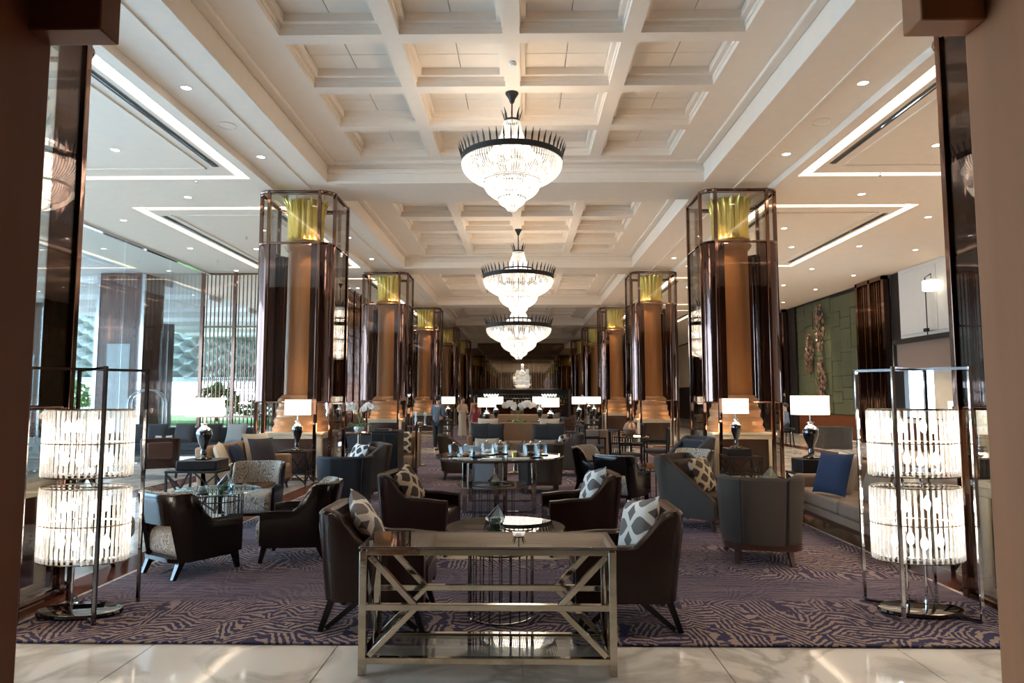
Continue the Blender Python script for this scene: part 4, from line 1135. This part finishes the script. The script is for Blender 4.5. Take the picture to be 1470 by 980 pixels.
# more seating in the right middle distance
def slat_chair():
    t = thing('slatted_chair', 'c', 'chair')
    ob('seat', MB().box(-.25, .25, -.25, .25, .38, .45), 'charcoal_fabric', t, bevel=.02)
    for x, y, z_ in ((-.24, -.24, .92), (-.24, .24, .92), (.22, -.24, .62), (.22, .24, .62)): ob('leg', MB().bar((x, y, 0), (x - (.04 if x < 0 else 0), y, z_), .035), 'black_wood', t)
    ob('top_rail', MB().bar((-.28, -.26, .91), (-.28, .26, .91), .04, .05), 'black_wood', t)
    for s in (-1, 1): ob('armrest', MB().bar((-.26, .24 * s, .63), (.24, .24 * s, .63), .035), 'black_wood', t)
    for i in range(5): ob('slat', MB().bar((-.25, -.18 + .09 * i, .45), (-.275, -.18 + .09 * i, .9), .014), 'black_wood', t)
    return t
scx = slat_chair()
for x, y, r, lb in ((2.15, 14.3, .3, 'black slatted chair right of the centre aisle, nearest of the slatted ones'), (2.95, 15.3, pi - .3, 'black slatted chair facing left beside the second right column'), (1.7, 16.6, .2, 'black slatted chair farther up on the right of the aisle'),
                    (2.8, 17.6, pi, 'black slatted chair behind the round table on the right'), (-2.75, 24.6, 0, 'black slatted chair beyond the man in the grey jacket'), (1.55, 23.6, .5, 'black slatted chair beyond the pale cross walk on the right'),
                    (2.5, 24.6, pi, 'black slatted chair beyond the cross walk facing left')):
    dup(scx, (x, y, RG if abs(x) < 3.55 and not 19.8 < y < 22.2 else .003), r, lb, 'black slatted chairs')
pedestal_table('dark round table between the slatted chairs on the right', (2.5, 16.0, RG), .42, .70)
o = ob('bronze_vase', MB().lathe([(.05, 0), (.14, .06), (.17, .16), (.12, .28), (.06, .33), (.08, .36)], 24), 'copper_leaf'); o.location = (2.5, 16.0, RG + .701); tag(o, 'bronze vase on the round table between the slatted chairs', 'vase')
sw = make_wedge_chair('slate_fabric'); dup(sw, (3.05, 13.0, RG), pi + .5, 'slate armchair just before the second right column')
pl2 = make_barrel_chair('taupe_fabric'); dup(pl2, (1.85, 17.5, RG), 1.2, 'beige barrel armchair right of the wide tan sofa')
make_sofa(2.2, 'slate_fabric', 'grey sofa along the carpet edge before the third left column', (-4.4, 19.4, .003), 0, hb=.8, cush=2)
# second far group beyond the cross walk
make_sofa(2.4, 'tan_fabric', 'far tan sofa with its back to us beyond the cross walk', (-.2, 25.6, RG), pi / 2, hb=.98, cush=3)
ft = thing('sofa_table', 'far long table behind the second tan sofa', 'console table', (-.15, 24.6, RG)); ob('tabletop', MB().box(-1.5, 1.5, -.2, .2, .70, .74), 'black_wood', ft)
for x in (-1.4, 1.4): ob('leg', MB().box(x - .04, x + .04, -.16, .16, 0, .7), 'black_wood', ft)
dup(lamp, (-.95, 24.6, .76), 0, 'left far table lamp beyond the cross walk', GL); dup(lamp, (.62, 24.6, .76), 0, 'right far table lamp beyond the cross walk', GL)
for x, y, lb in ((2.05, 24.9, 'far table lamp beyond the cross walk, near the third right column'), (2.75, 26.4, 'far table lamp just before the fourth right column'), (-2.85, 26.3, 'far table lamp left of the two women'), (3.4, 35.2, 'small far table lamp by the fifth right column')):
    pedestal_table('small dark table under the ' + lb.split(',')[0], (x, y, RG), .26, .74); dup(lamp, (x, y, .76), 0, lb, GL)
for i, (x, y, f, r) in enumerate(((-1.9, 30, 'taupe_fabric', 0), (1.8, 29, 'leather_light', pi), (-1.6, 34, 'slate_fabric', .3), (1.4, 34, 'taupe_fabric', pi), (-.3, 40, 'tan_fabric', pi / 2), (1.9, 42, 'slate_fabric', 2.5), (-2, 44, 'taupe_fabric', .4))):
    c = make_wedge_chair(f); dup(c, (x, y, RG), r, '%s far armchair, number %s towards the bar %s of the aisle' % (('beige', 'brown', 'slate', 'beige', 'tan', 'slate', 'beige')[i], ('one', 'one', 'two', 'two', 'three', 'three', 'four')[i], 'left' if x < 0 else 'right'))
    c['label'] = ('beige armchair beyond the cross walk, nearest one left of the aisle', 'brown armchair beyond the cross walk, nearest one right of the aisle', 'slate armchair behind the nearest beige one, left of the aisle',
                  'beige armchair behind the brown one, right of the aisle', 'tan armchair in the middle of the aisle far back', 'slate armchair before the bar, right of the aisle', 'beige armchair closest to the bar, left of the aisle')[i]

# left lounge by the glass wall
dup(lc, (-7.35, 13.9, .003), pi / 2 + .45, 'dark leather armchair by the glass wall, seen from behind', None)
dup(lc, (-7.9, 11.9, .003), pi / 2 + .2, 'brown leather armchair by the glass wall, partly behind the left crystal lamp', None)
make_sofa(3.4, 'slate_fabric', 'long dark grey sofa in front of the glass wall at the left', (-8.7, 17.7, .003), -pi / 2, hb=.82, cush=4)
for i, (x, m) in enumerate(((-10.0, 'charcoal_fabric'), (-9.4, 'slate_fabric'), (-8.7, 'charcoal_fabric'), (-8.0, 'blackout_fabric'), (-7.35, 'pale_fabric'))):
    pillow(m, (x, 17.55, .70), -pi / 2 + .1 * (i % 2), ('charcoal', 'slate', 'second charcoal', 'black', 'pale grey')[i] + ' cushion on the long grey sofa by the glass wall', size=.52, tilt=70)
pillow('trellis_black', (-7.35, 14.0, .66), pi / 2 + .45, 'black and white cushion on the armchair by the glass wall', size=.4, tilt=66)
# luggage cart outside the glass
lcart = thing('luggage_cart', 'chrome arched luggage cart behind the left glass wall', 'luggage cart', (-11.9, 21.6, -.01), .3)
for y in (-.27, .27):
    pts = [(-.5, y, .25)] + [(-.5 * cos(a * pi / 12), y, 1.45 + .42 * sin(a * pi / 12)) for a in range(13)] + [(.5, y, .25)]
    ob('arch', MB().tube(pts, .022, 8), 'chrome', lcart)
ob('platform', MB().box(-.55, .55, -.32, .32, .2, .26), 'red_marble', lcart, bevel=.02)
ob('hanging_rail', MB().tube([(-.5, -.27, 1.5), (-.5, .27, 1.5)], .015, 6).tube([(.5, -.27, 1.5), (.5, .27, 1.5)], .015, 6).tube([(0, -.27, 1.87), (0, .27, 1.87)], .015, 6), 'chrome', lcart)
for x in (-.42, .42):
    for y in (-.25, .25): ob('wheel', MB().lathe([(.03, -.02), (.1, -.018), (.1, .018), (.03, .02)], 16).xf(Matrix.Translation((x, y, .10)) @ Matrix.Rotation(pi / 2, 4, 'X')), 'iron', lcart)

# bronze bar screens on the left
def bar_screen(label, p, q, n, zt=5.68, group=None, pitch=None, parts=True, brace=3.9):
    p = Vector((*p, 0)); q = Vector((*q, 0)); d = (q - p); L_ = d.length; a = math.atan2(d.y, d.x)
    t = thing('bar_screen', label, 'screen', p, a, group)
    np_ = max(1, round(L_ / 1.05)); w_ = L_ / np_
    for i in range(np_ + 1): ob('frame_post', MB().box(i * w_ - .05, i * w_ + .05, -.05, .05, 0, zt), 'bronze', t)
    for z_ in (.1, 1.0, zt - .05, brace): ob('frame_rail', MB().box(0, L_, -.03, .03, z_ - .03, z_ + .03), 'bronze', t)
    bm_ = MB().box(-.012, .012, -.02, .02, .1, zt - .05).mesh('bar', 'bronze', False); lo = MB(); st_ = MB()
    for i in range(np_):
        for j in range(n):
            x = i * w_ + w_ * (j + 1) / (n + 1)
            if parts: ob('bar', bm_, parent=t, loc=(x, 0, 0))
            else: st_.box(x - .012, x + .012, -.02, .02, .1, zt - .05)
            if parts:   # interlaced ovals below
                for z_ in (1.2, 1.6, 2.0, 2.4):
                    pts = [(x + w_ / (n + 1) * .9 * sin(2 * pi * k_ / 10), .0, z_ + .22 * cos(2 * pi * k_ / 10)) for k_ in range(10)]
                    lo.tube(pts, .010, 4, closed=True)
    if parts: o = ob('oval_lattice', lo, 'bronze', t); o['kind'] = 'stuff'
    else: o = ob('bars', st_, 'bronze', t, smooth=False); o['kind'] = 'stuff'
    return t
bar_screen('bronze bar screen across the end of the left lounge, facing us', (-10.4, 21.9), (-8.3, 21.9), 7)
bar_screen('second bronze bar screen facing us, half hidden by the left column', (-8.3, 22.0), (-6.4, 22.0), 7)
bar_screen('long bronze bar screen running back behind the left columns', (-6.4, 22.6), (-6.4, 36.), 6, parts=False)

# ------------------------------------------------------------------ RIGHT SIDE WALL
wr = struct('wall_right', MB().box(12.52, 12.7, 1.36, 21.0, 0, 6.2).box(12.52, 12.7, 24.9, YB, 0, 6.2).box(12.52, 12.7, 21.0, 24.9, 2.5, 6.2), 'cream_stone')
rnd = random.Random(5)
struct('tile_backing', MB().box(12.49, 12.53, 25.1, 31, .9, 5.7), 'dark_paint', wr)
# green panels in three courses of varying width, as on the photograph
y = 25.1; gt = MB
for c in range(7):
    w_ = .84; z = 1.05 + (0 if c % 2 else .0); zz = .95
    while zz < 5.65:
        h = rnd.choice((.45, .6, .75, .9, .9)); h = min(h, 5.68 - zz)
        if h < .15: break
        ob('green_tile', MB().box(12.44 + rnd.uniform(-.015, .015), 12.52, y + c * w_ + .012, y + (c + 1) * w_ - .012, zz + .012, zz + h - .008), 'green_tile', wr, bevel=.006, seg=1); zz += h
struct('wainscot', MB().box(12.42, 12.52, 25.1, 31, 0, .93), 'walnut', wr)
# bronze portals on the right wall
def portal(label, y0, y1, x=12.2, n=12):
    t = thing('bronze_portal', label, 'screen', (x, y0, 0)); L_ = y1 - y0
    for yy in (0, L_ / 2, L_): ob('frame_post', MB().box(-.09, .09, yy - .07, yy + .07, 0, 5.7), 'bronze', t)
    ob('frame_rail', MB().box(-.09, .09, -.07, L_ + .07, 5.58, 5.71), 'bronze', t)
    for i in range(n):
        yy = L_ * (i + .5) / n; ob('bar', MB().box(-.012, .012, yy - .012, yy + .012, 0, 5.58), 'amber_strip' if i % 3 == 0 else 'bronze', t, smooth=False)
    ob('back_panel', MB().box(.10, .16, 0, L_, 0, 5.6), 'tinted_mirror', t); return t
portal('bronze framed mirror portal right of the green wall', 22.95, 24.75)
ob_ = portal('bronze framed mirror portal left of the green wall, beyond it', 31.8, 33.2, n=6)
struct('trim_1', MB().box(12.35, 12.5, 22.3, 22.85, 0, 5.7).box(12.35, 12.5, 30.98, 31.7, 0, 5.7), 'dark_paint')
# white panelled gallery over a dark fascia
ga = struct('wall_gallery', MB().box(12.30, 12.5, 14, 22.28, 3.45, 5.72), 'white_paint')
for i in range(4): ob('wall_panel', MB().box(12.27, 12.30, 14.2 + 2.02 * i, 16.1 + 2.02 * i, 3.6, 5.6), 'white_paint', ga, bevel=.012)
struct('trim_2', MB().box(12.0, 12.5, 14, 22.28, 3.32, 3.46), 'dark_paint')
struct('trim_3', MB().box(12.15, 12.5, 14, 22.28, 2.5, 3.32), 'taupe_wall')
struct('trim_4', MB().box(12.40, 12.5, 25.1, YB, 5.66, 5.73).box(12.40, 12.5, 33.4, YB, 0, 2.4), 'dark_paint')
wl = thing('wall_lamp', 'tall hooked wall lamp with a glowing drum shade on the white gallery panel', 'lamp', (12.05, 20.1, 3.47))
ob('pole', MB().tube([(0, .3, 0), (0, .3, 1.72), (0, 0, 1.78), (0, 0, 1.66)], .018, 6), 'iron', wl)
ob('lamp_shade', MB().lathe([(.22, 1.28), (.24, 1.30), (.24, 1.56), (.22, 1.58)], 28), 'lamp_shade', wl); ob('switch_box', MB().box(-.04, .04, .26, .44, .1, .2), 'iron', wl)
# reception counter below the gallery
rc = thing('reception_counter', 'cream stone reception counter beneath the white gallery', 'counter', (11.2, 18.5, 0)); ob('body', MB().box(-.4, .4, -2.2, 2.2, .0, 1.02), 'cream_stone', rc, bevel=.01); ob('worktop', MB().box(-.45, .45, -2.25, 2.25, 1.02, 1.07), 'dark_top', rc)
for i in range(3): ob('inset_panel', MB().box(-.42, -.40, -2.0 + i * 1.4, -.75 + i * 1.4, .15, .9), 'brown_panel', rc)
# copper leaf sculptures on the green wall
lfm = MB().add([(0, 0, 0), (.05, .02, .08), (0, .035, .2), (-.05, .02, .08), (0, -.01, .1)], [(0, 1, 4), (1, 2, 4), (2, 3, 4), (3, 0, 4), (0, 3, 2, 1)])
for i, (yy, z0, z1, lb) in enumerate(((28.3, 3.45, 5.35, 'tallest copper leaf sculpture on the green wall'), (29.4, 2.6, 4.25, 'left copper leaf sculpture on the green wall'), (28.3, 1.35, 3.1, 'lower right copper leaf sculpture on the green wall'))):
    mb = MB(); t = thing('leaf_sculpture', lb, 'sculpture', (12.30, yy, 0)); N = 130
    for k_ in range(N):
        f = rnd.random(); ww = .42 * sin(pi * min(.97, max(.03, f))) ** .8; a = rnd.uniform(0, 6.28)
        m = Matrix.Translation((-.02 + .07 * cos(a), ww * sin(a) * rnd.random() ** .5, z0 + (z1 - z0) * f)) @ Matrix.Rotation(rnd.uniform(-.7, .7), 4, 'X') @ Matrix.Rotation(rnd.uniform(0, 6.28), 4, 'Z')
        mb.add([m @ Vector(p) for p in lfm.v], lfm.f)
    o = ob('copper_leaves', mb, 'copper_leaf', t, smooth=False); o['kind'] = 'stuff'
    ob('spine', MB().tube([(0.04, 0, z0), (0.04, 0, z1 + .15)], .02, 6), 'iron', t)
    spot((11.2, yy, 5.7), 90, (1, .8, .55), 45, target=(12.4, yy, 3.5))

# ------------------------------------------------------------------ BACK WALL: mirror, bar, ship
bw = thing('mirror_wall', 'tinted mirror wall with vertical strips above the bar', 'mirror', (0, YB - .08, 0))
for i in range(10):
    x0 = -4.3 + i * .85; ob('mirror_panel', MB().box(x0 + .008, x0 + .842, 0, .03, 2.42, 6.24), 'tinted_mirror', bw, smooth=False)
for i in range(40):
    x0 = -4.2 + i * .215 + rnd.uniform(-.03, .03); ob('metal_strip', MB().box(x0 - .015, x0 + .015, -.05, -.02, 2.42, 2.42 + rnd.uniform(.7, 2.3)), 'amber_strip' if i % 2 else 'chrome', bw, smooth=False)
bb = thing('back_bar', 'dark back bar with shelves below the mirror wall', 'bar', (0, YB - .45, 0))
ob('shelf_unit', MB().box(-4.2, 3.9, .1, .35, 0, 2.3), 'book_black', bb); ob('canopy', MB().box(-4.25, 3.95, -.3, .35, 2.3, 2.42), 'nickel', bb)
for z_ in (1.2, 1.55, 1.9): ob('shelf', MB().box(-4.1, 3.8, -.1, .1, z_, z_ + .03), 'chrome', bb)
for i in range(60):
    x0 = -3.9 + i * .128; zz = (1.23, 1.58)[i % 2]
    o = ob('bottle', MB().lathe([(.035, 0), (.04, .02), (.04, .16), (.015, .2), (.013, .27)], 8, (x0, YB - .45, zz)), ('gold', 'pale_glass', 'bread', 'leaf')[i % 4]); tag(o, 'bottle on the lower back bar shelf' if i % 2 == 0 else 'bottle on the middle back bar shelf', 'bottle', 'back bar bottles, ' + ('lower' if i % 2 == 0 else 'middle') + ' shelf')
for sgn in (-1, 1):
    t = thing('wave_light', 'glowing wave-shaped light above the %s end of the bar' % ('left' if sgn < 0 else 'right'), 'lamp', (2.45 * sgn - .2, YB - .9, 1.82))
    ob('light_tube', MB().tube([(-.6 + .12 * i, 0, .09 * (-1) ** i) for i in range(11)], .045, 6), 'bulb_soft', t)
    ob('bracket', MB().bar((-.3, 0, .1), (-.3, .5, .4), .02).bar((.3, 0, .1), (.3, .5, .4), .02), 'iron', t)
bcn = thing('bar_counter', 'dark bar counter at the far end of the lobby', 'bar', (-.15, 55.4, 0)); ob('body', MB().box(-3.4, 3.4, -.3, .3, .02, 1.05), 'walnut', bcn); ob('worktop', MB().box(-3.5, 3.5, -.38, .38, 1.05, 1.10), 'cream_stone', bcn)
sh = thing('ship_sculpture', 'glittering crystal sailing ship sculpture above the bar', 'sculpture', (.0, YB - .5, 2.43))
ob('hull', MB().prism([(-.7, .25), (-.5, 0), (.5, 0), (.8, .38), (.2, .28)], -.12, .12), 'crystal_bead', sh)  # hull and sails carry a faint glow in their material, without any lamp inside
ob('plinth', MB().box(-.6, .6, -.15, .15, -.02, .02), 'nickel', sh)
for x, zt in ((-.4, 1.6), (0, 2.15), (.4, 1.7)):
    ob('mast', MB().tube([(x, 0, .2), (x, 0, zt)], .02, 6), 'nickel', sh)
    for j in range(3):
        z0 = .35 + j * (zt - .4) / 3; h_ = (zt - .5) / 3; ww = .24 - .05 * j
        vs = [(x + ww * u * (1 - .15 * v), -.05 - .08 * sin(pi * v) * 1.0, z0 + h_ * v) for v in (0, .25, .5, .75, 1) for u in (-1, -.3, .3, 1)]
        vs += [(a, b + .015, c) for a, b, c in vs]; fs = []
        for v in range(4):
            for u in range(3): q = v * 4 + u; fs += [(q, q + 1, q + 5, q + 4), (q + 20, q + 24, q + 25, q + 21)]
        for u in range(3): fs += [(u, u + 20, u + 21, u + 1), (16 + u, 17 + u, 37 + u, 36 + u)]
        for v in range(4): fs += [(v * 4, v * 4 + 4, v * 4 + 24, v * 4 + 20), (v * 4 + 3, v * 4 + 23, v * 4 + 27, v * 4 + 7)]
        ob('sail', MB().add(vs, fs), 'crystal_bead', sh)
spot((0, YB - 2.2, 5.7), 250, (1, .85, .65), 40, target=(0, YB - .5, 3.4))
struct('wall_flank', MB().box(-10.4, -4.4, YB - .1, YB, 0, 6.2).box(4.15, 12.5, YB - .1, YB, 0, 6.2), 'walnut')

# ------------------------------------------------------------------ CEILING FITTINGS
rim = MB().lathe([(.072, .0), (.078, -.006), (.068, -.008), (.064, .0)], 20).mesh('trim_ring', 'chrome')
disc = MB().lathe([(.066, -.002), (.05, -.007), (.01, -.008)], 16).mesh('light_disc', 'downlight_disc')
dsoff = MB().lathe([(.066, -.002), (.05, -.007), (.01, -.008)], 16).mesh('light_disc', 'dark_chrome')
def down(x, y, z, label, group, lit=True):
    t = thing('downlight', label, 'ceiling light', (x, y, z), 0, group); ob('trim_ring', rim, parent=t); ob('light_disc', disc if lit else dsoff, parent=t); return t
OR = ('first', 'second', 'third', 'fourth', 'fifth', 'sixth', 'seventh', 'eighth', 'ninth', 'tenth', 'eleventh', 'twelfth', 'thirteenth', 'fourteenth', 'fifteenth', 'sixteenth', 'seventeenth', 'eighteenth', 'nineteenth', 'twentieth')
for i, y in enumerate((4.5, 9.0, 11.7, 17.8, 20.6)):
    for sg, nm in ((-1, 'left'), (1, 'right')): down(sg * 4.62, y, Z0, '%s recessed downlight from the doorway in the %s beam soffit' % (OR[i], nm), 'downlights, %s beam' % nm)
for k in range(4):
    yy = 13.78 + P * k
    for x in (-2.1, 1.85): down(x, yy, Z0 - .001, 'recessed downlight at the %s end of the %s ceiling cross beam' % ('left' if x < 0 else 'right', OR[k]), 'downlights, cross beam row %d' % (k + 1))
for sg in (-1, 1):
    nm = 'left' if sg < 0 else 'right'
    for i, (x, y) in enumerate(sorted(((6.9, 13.7), (9.3, 15.5), (6.4, 16.5), (7.4, 18.6), (9.2, 18.5), (6.8, 22.6), (9.3, 21.8), (6.2, 25.4), (7.6, 27), (9.6, 25), (11.2, 23), (11.2, 26), (6.8, 11.0), (9.1, 12.2), (11.0, 19), (9.9, 28.5), (11.3, 29.5), (8.6, 31.5), (10.8, 32.5), (7, 33.5)), key=lambda p: p[1])):
        if sg < 0 and x > 10.2: continue
        down(sg * x, y, ZS, '%s nearest small recessed downlight in the %s side ceiling' % (OR[i], nm), 'downlights, %s side ceiling' % nm)
for sg, x, y in ((-1, -4.62, 10.3), (1, 4.62, 10.3)):
    o = ob('ceiling_speaker', MB().lathe([(.14, 0), (.15, -.01), (.13, -.014), (.125, -.006), (.02, -.006)], 28), 'plaster_ceiling'); o.location = (x, y, Z0); tag(o, 'round white speaker in the %s beam soffit' % ('left' if sg < 0 else 'right'), 'speaker')
sd = thing('smoke_detector', 'white smoke detector on the middle ceiling rib before the first chandelier', 'detector', (CX + .01, 9.15, ZR)); ob('body', MB().lathe([(.05, 0), (.055, -.03), (.035, -.05), (.01, -.052)], 20), 'white_paint', sd)
for i, (x, y) in enumerate(((-6.2, 12.6), (-8.2, 14.5), (-7.1, 17.2), (6.6, 12.4), (8.1, 16.7), (6.3, 19.2), (-9.2, 20.2))):
    o = ob('sprinkler_head', MB().lathe([(.035, 0), (.035, -.006), (.012, -.012), (.012, -.04), (.03, -.045), (.03, -.05)], 12), 'chrome'); o.location = (x, y, ZS); tag(o, 'small sprinkler head in the %s side ceiling' % ('left' if x < 0 else 'right'), 'sprinkler', 'sprinklers, ' + ('left' if x < 0 else 'right'))

# cables by the floor lamps
for sx, pts in ((1, [(3.1, 5.3), (3.4, 5.9), (3.6, 6.3), (3.5, 6.6)]), (-1, [(-3.3, 5.2), (-3.6, 5.6), (-3.75, 5.7)])):
    o = ob('power_cable', MB().tube([(x, y, .026 if abs(x) < 3.5 else .012) for x, y in pts], .006, 6), 'cable'); tag(o, 'black power cable on the floor behind the %s crystal lamp' % ('right' if sx > 0 else 'left'), 'cable')

# ------------------------------------------------------------------ OUTSIDE THE GLASS
gr = ob('driveway', MB().box(-70, -10.46, -20, 90, -.2, -.02), 'street'); gr['kind'] = 'structure'
ca = MB(); ca.box(-22, -12.5, -10, 60, 5.75, 6.2)
cpy = ob('canopy_ceiling', ca, 'white_screen'); cpy['kind'] = 'structure'
for i in range(9): struct('canopy_step', MB().box(-21.5, -12.6, 23 + i * 4, 24.2 + i * 4, 5.55, 5.75), 'white_screen', cpy)
def pillar(label, x, y, w_=1.15, d=1.3, h=5.75):
    t = thing('pillar', label, 'pillar', (x, y, -.02)); ob('shaft', MB().box(-w_ / 2, w_ / 2, -d / 2, d / 2, 0, h), 'pillar_brown', t)
    for a in (-1, 1):
        ob('metal_edge', MB().box(a * w_ / 2 - .05, a * w_ / 2 + .05, -d / 2 - .03, -d / 2 + .06, 0, h), 'chrome', t)
    ob('poster', MB().box(-.38, .38, -d / 2 - .02, -d / 2 - .005, .5, 3.4), 'facade', t); return t
pillar('large brown outside pillar with chrome edges beyond the glass', -13.3, 22.9, 1.5)
pillar('smaller brown outside pillar farther right beyond the glass', -19.8, 36.5, 1.3)
pillar('brown outside pillar at the far left beyond the glass', -20.5, 28.5, 1.3)
# wavy white facade screens
fc = thing('facade_screen', 'white wavy lattice facade beyond the driveway', 'screen', (-44, 46, 0))
vs = []; fs = []; nx, nz = 150, 14
for j in range(nz + 1):
    for i in range(nx + 1):
        x = i * .26; z_ = 3.0 + j * .42; vs.append((x, .6 * sin(i * 1.05 + (j % 2) * pi), z_))
for j in range(nz):
    for i in range(nx): q = j * (nx + 1) + i; fs.append((q, q + 1, q + nx + 2, q + nx + 1))
n0 = len(vs); vs += [(a, b + .1, c) for a, b, c in vs]; fs += [tuple(n0 + k_ for k_ in reversed(f)) for f in fs]
o = ob('lattice_skin', MB().add(vs, fs), 'facade_lattice', fc, smooth=False)
ob('support_beam', MB().box(0, 39, -.3, .6, 2.7, 3.0), 'facade', fc)
for i in range(4): ob('support_post', MB().box(i * 12, i * 12 + .3, 0, .4, 0, 2.8), 'facade', fc)
rnd = random.Random(11)
def bush(label, x, y, s, m='leaf'):
    mb = MB(); t = thing('shrub', label, 'shrub', (x, y, -.02))
    for k_ in range(420):
        a = rnd.uniform(0, 6.28); ph = rnd.uniform(0, pi / 2); r = s * rnd.uniform(.75, 1.05)
        c = Vector((r * cos(a) * cos(ph), r * sin(a) * cos(ph) * .7, s * .35 + r * sin(ph) * 1.1)); q = .16 * s
        d1 = Vector((rnd.uniform(-1, 1), rnd.uniform(-1, 1), rnd.uniform(-1, 1))).normalized() * q; d2 = d1.cross(Vector((rnd.random(), rnd.random(), 1))).normalized() * q * .5
        mb.add([c - d1, c + d2, c + d1, c - d2], [(0, 1, 2, 3)])
    o = ob('foliage', mb, m, t, smooth=False); o['kind'] = 'stuff'; ob('trunk', MB().lathe([(.06 * s, 0), (.04 * s, s)], 8), 'walnut', t)
for i, (x, y, s) in enumerate(((-19.5, 43.5, 1.7), (-24, 42, 1.5), (-17.5, 30, .8), (-29, 43, 1.9), (-15.4, 41, 1.3), (-26.5, 36, 1.2), (-16.0, 25.0, .7))):
    bush(('large shrub', 'round shrub', 'low shrub', 'tall wide shrub', 'shrub right behind the luggage cart', 'shrub at mid distance', 'small shrub near the outside pillar')[i] + (' across the driveway' if i in (0, 1, 3) else ' outside the glass wall'), x, y, s, 'leaf_light' if i % 2 else 'leaf')
o = ob('grass_verge', MB().box(-60, -14, 40, 60, -.02, .12), 'grass'); o['kind'] = 'structure'

# the light of the recessed downlights, then added spots for the front marble
for sg in (-1, 1):
    for x, y in ((6.9, 9), (9.0, 13), (6.9, 17), (9.0, 21), (6.9, 25.5), (9.5, 29)):
        spot((sg * x, y, ZS - .03), 430 if sg > 0 else 50, (1, .72, .45), 110)  # right side strengthened well beyond the left to warm its ceiling
for x, y in ((-2.2, 5.0), (0, 5.0), (2.2, 5.0)): spot((x, y, 5.8), 120, (1, .84, .66), 60, target=(x, 3.4, 0))  # added spots without fittings, brightening the marble and console in front
for k in range(4):
    for x in (-2.1, 1.85): spot((x, 13.78 + P * k, Z0 - .03), 150, (1, .78, .54), 90)
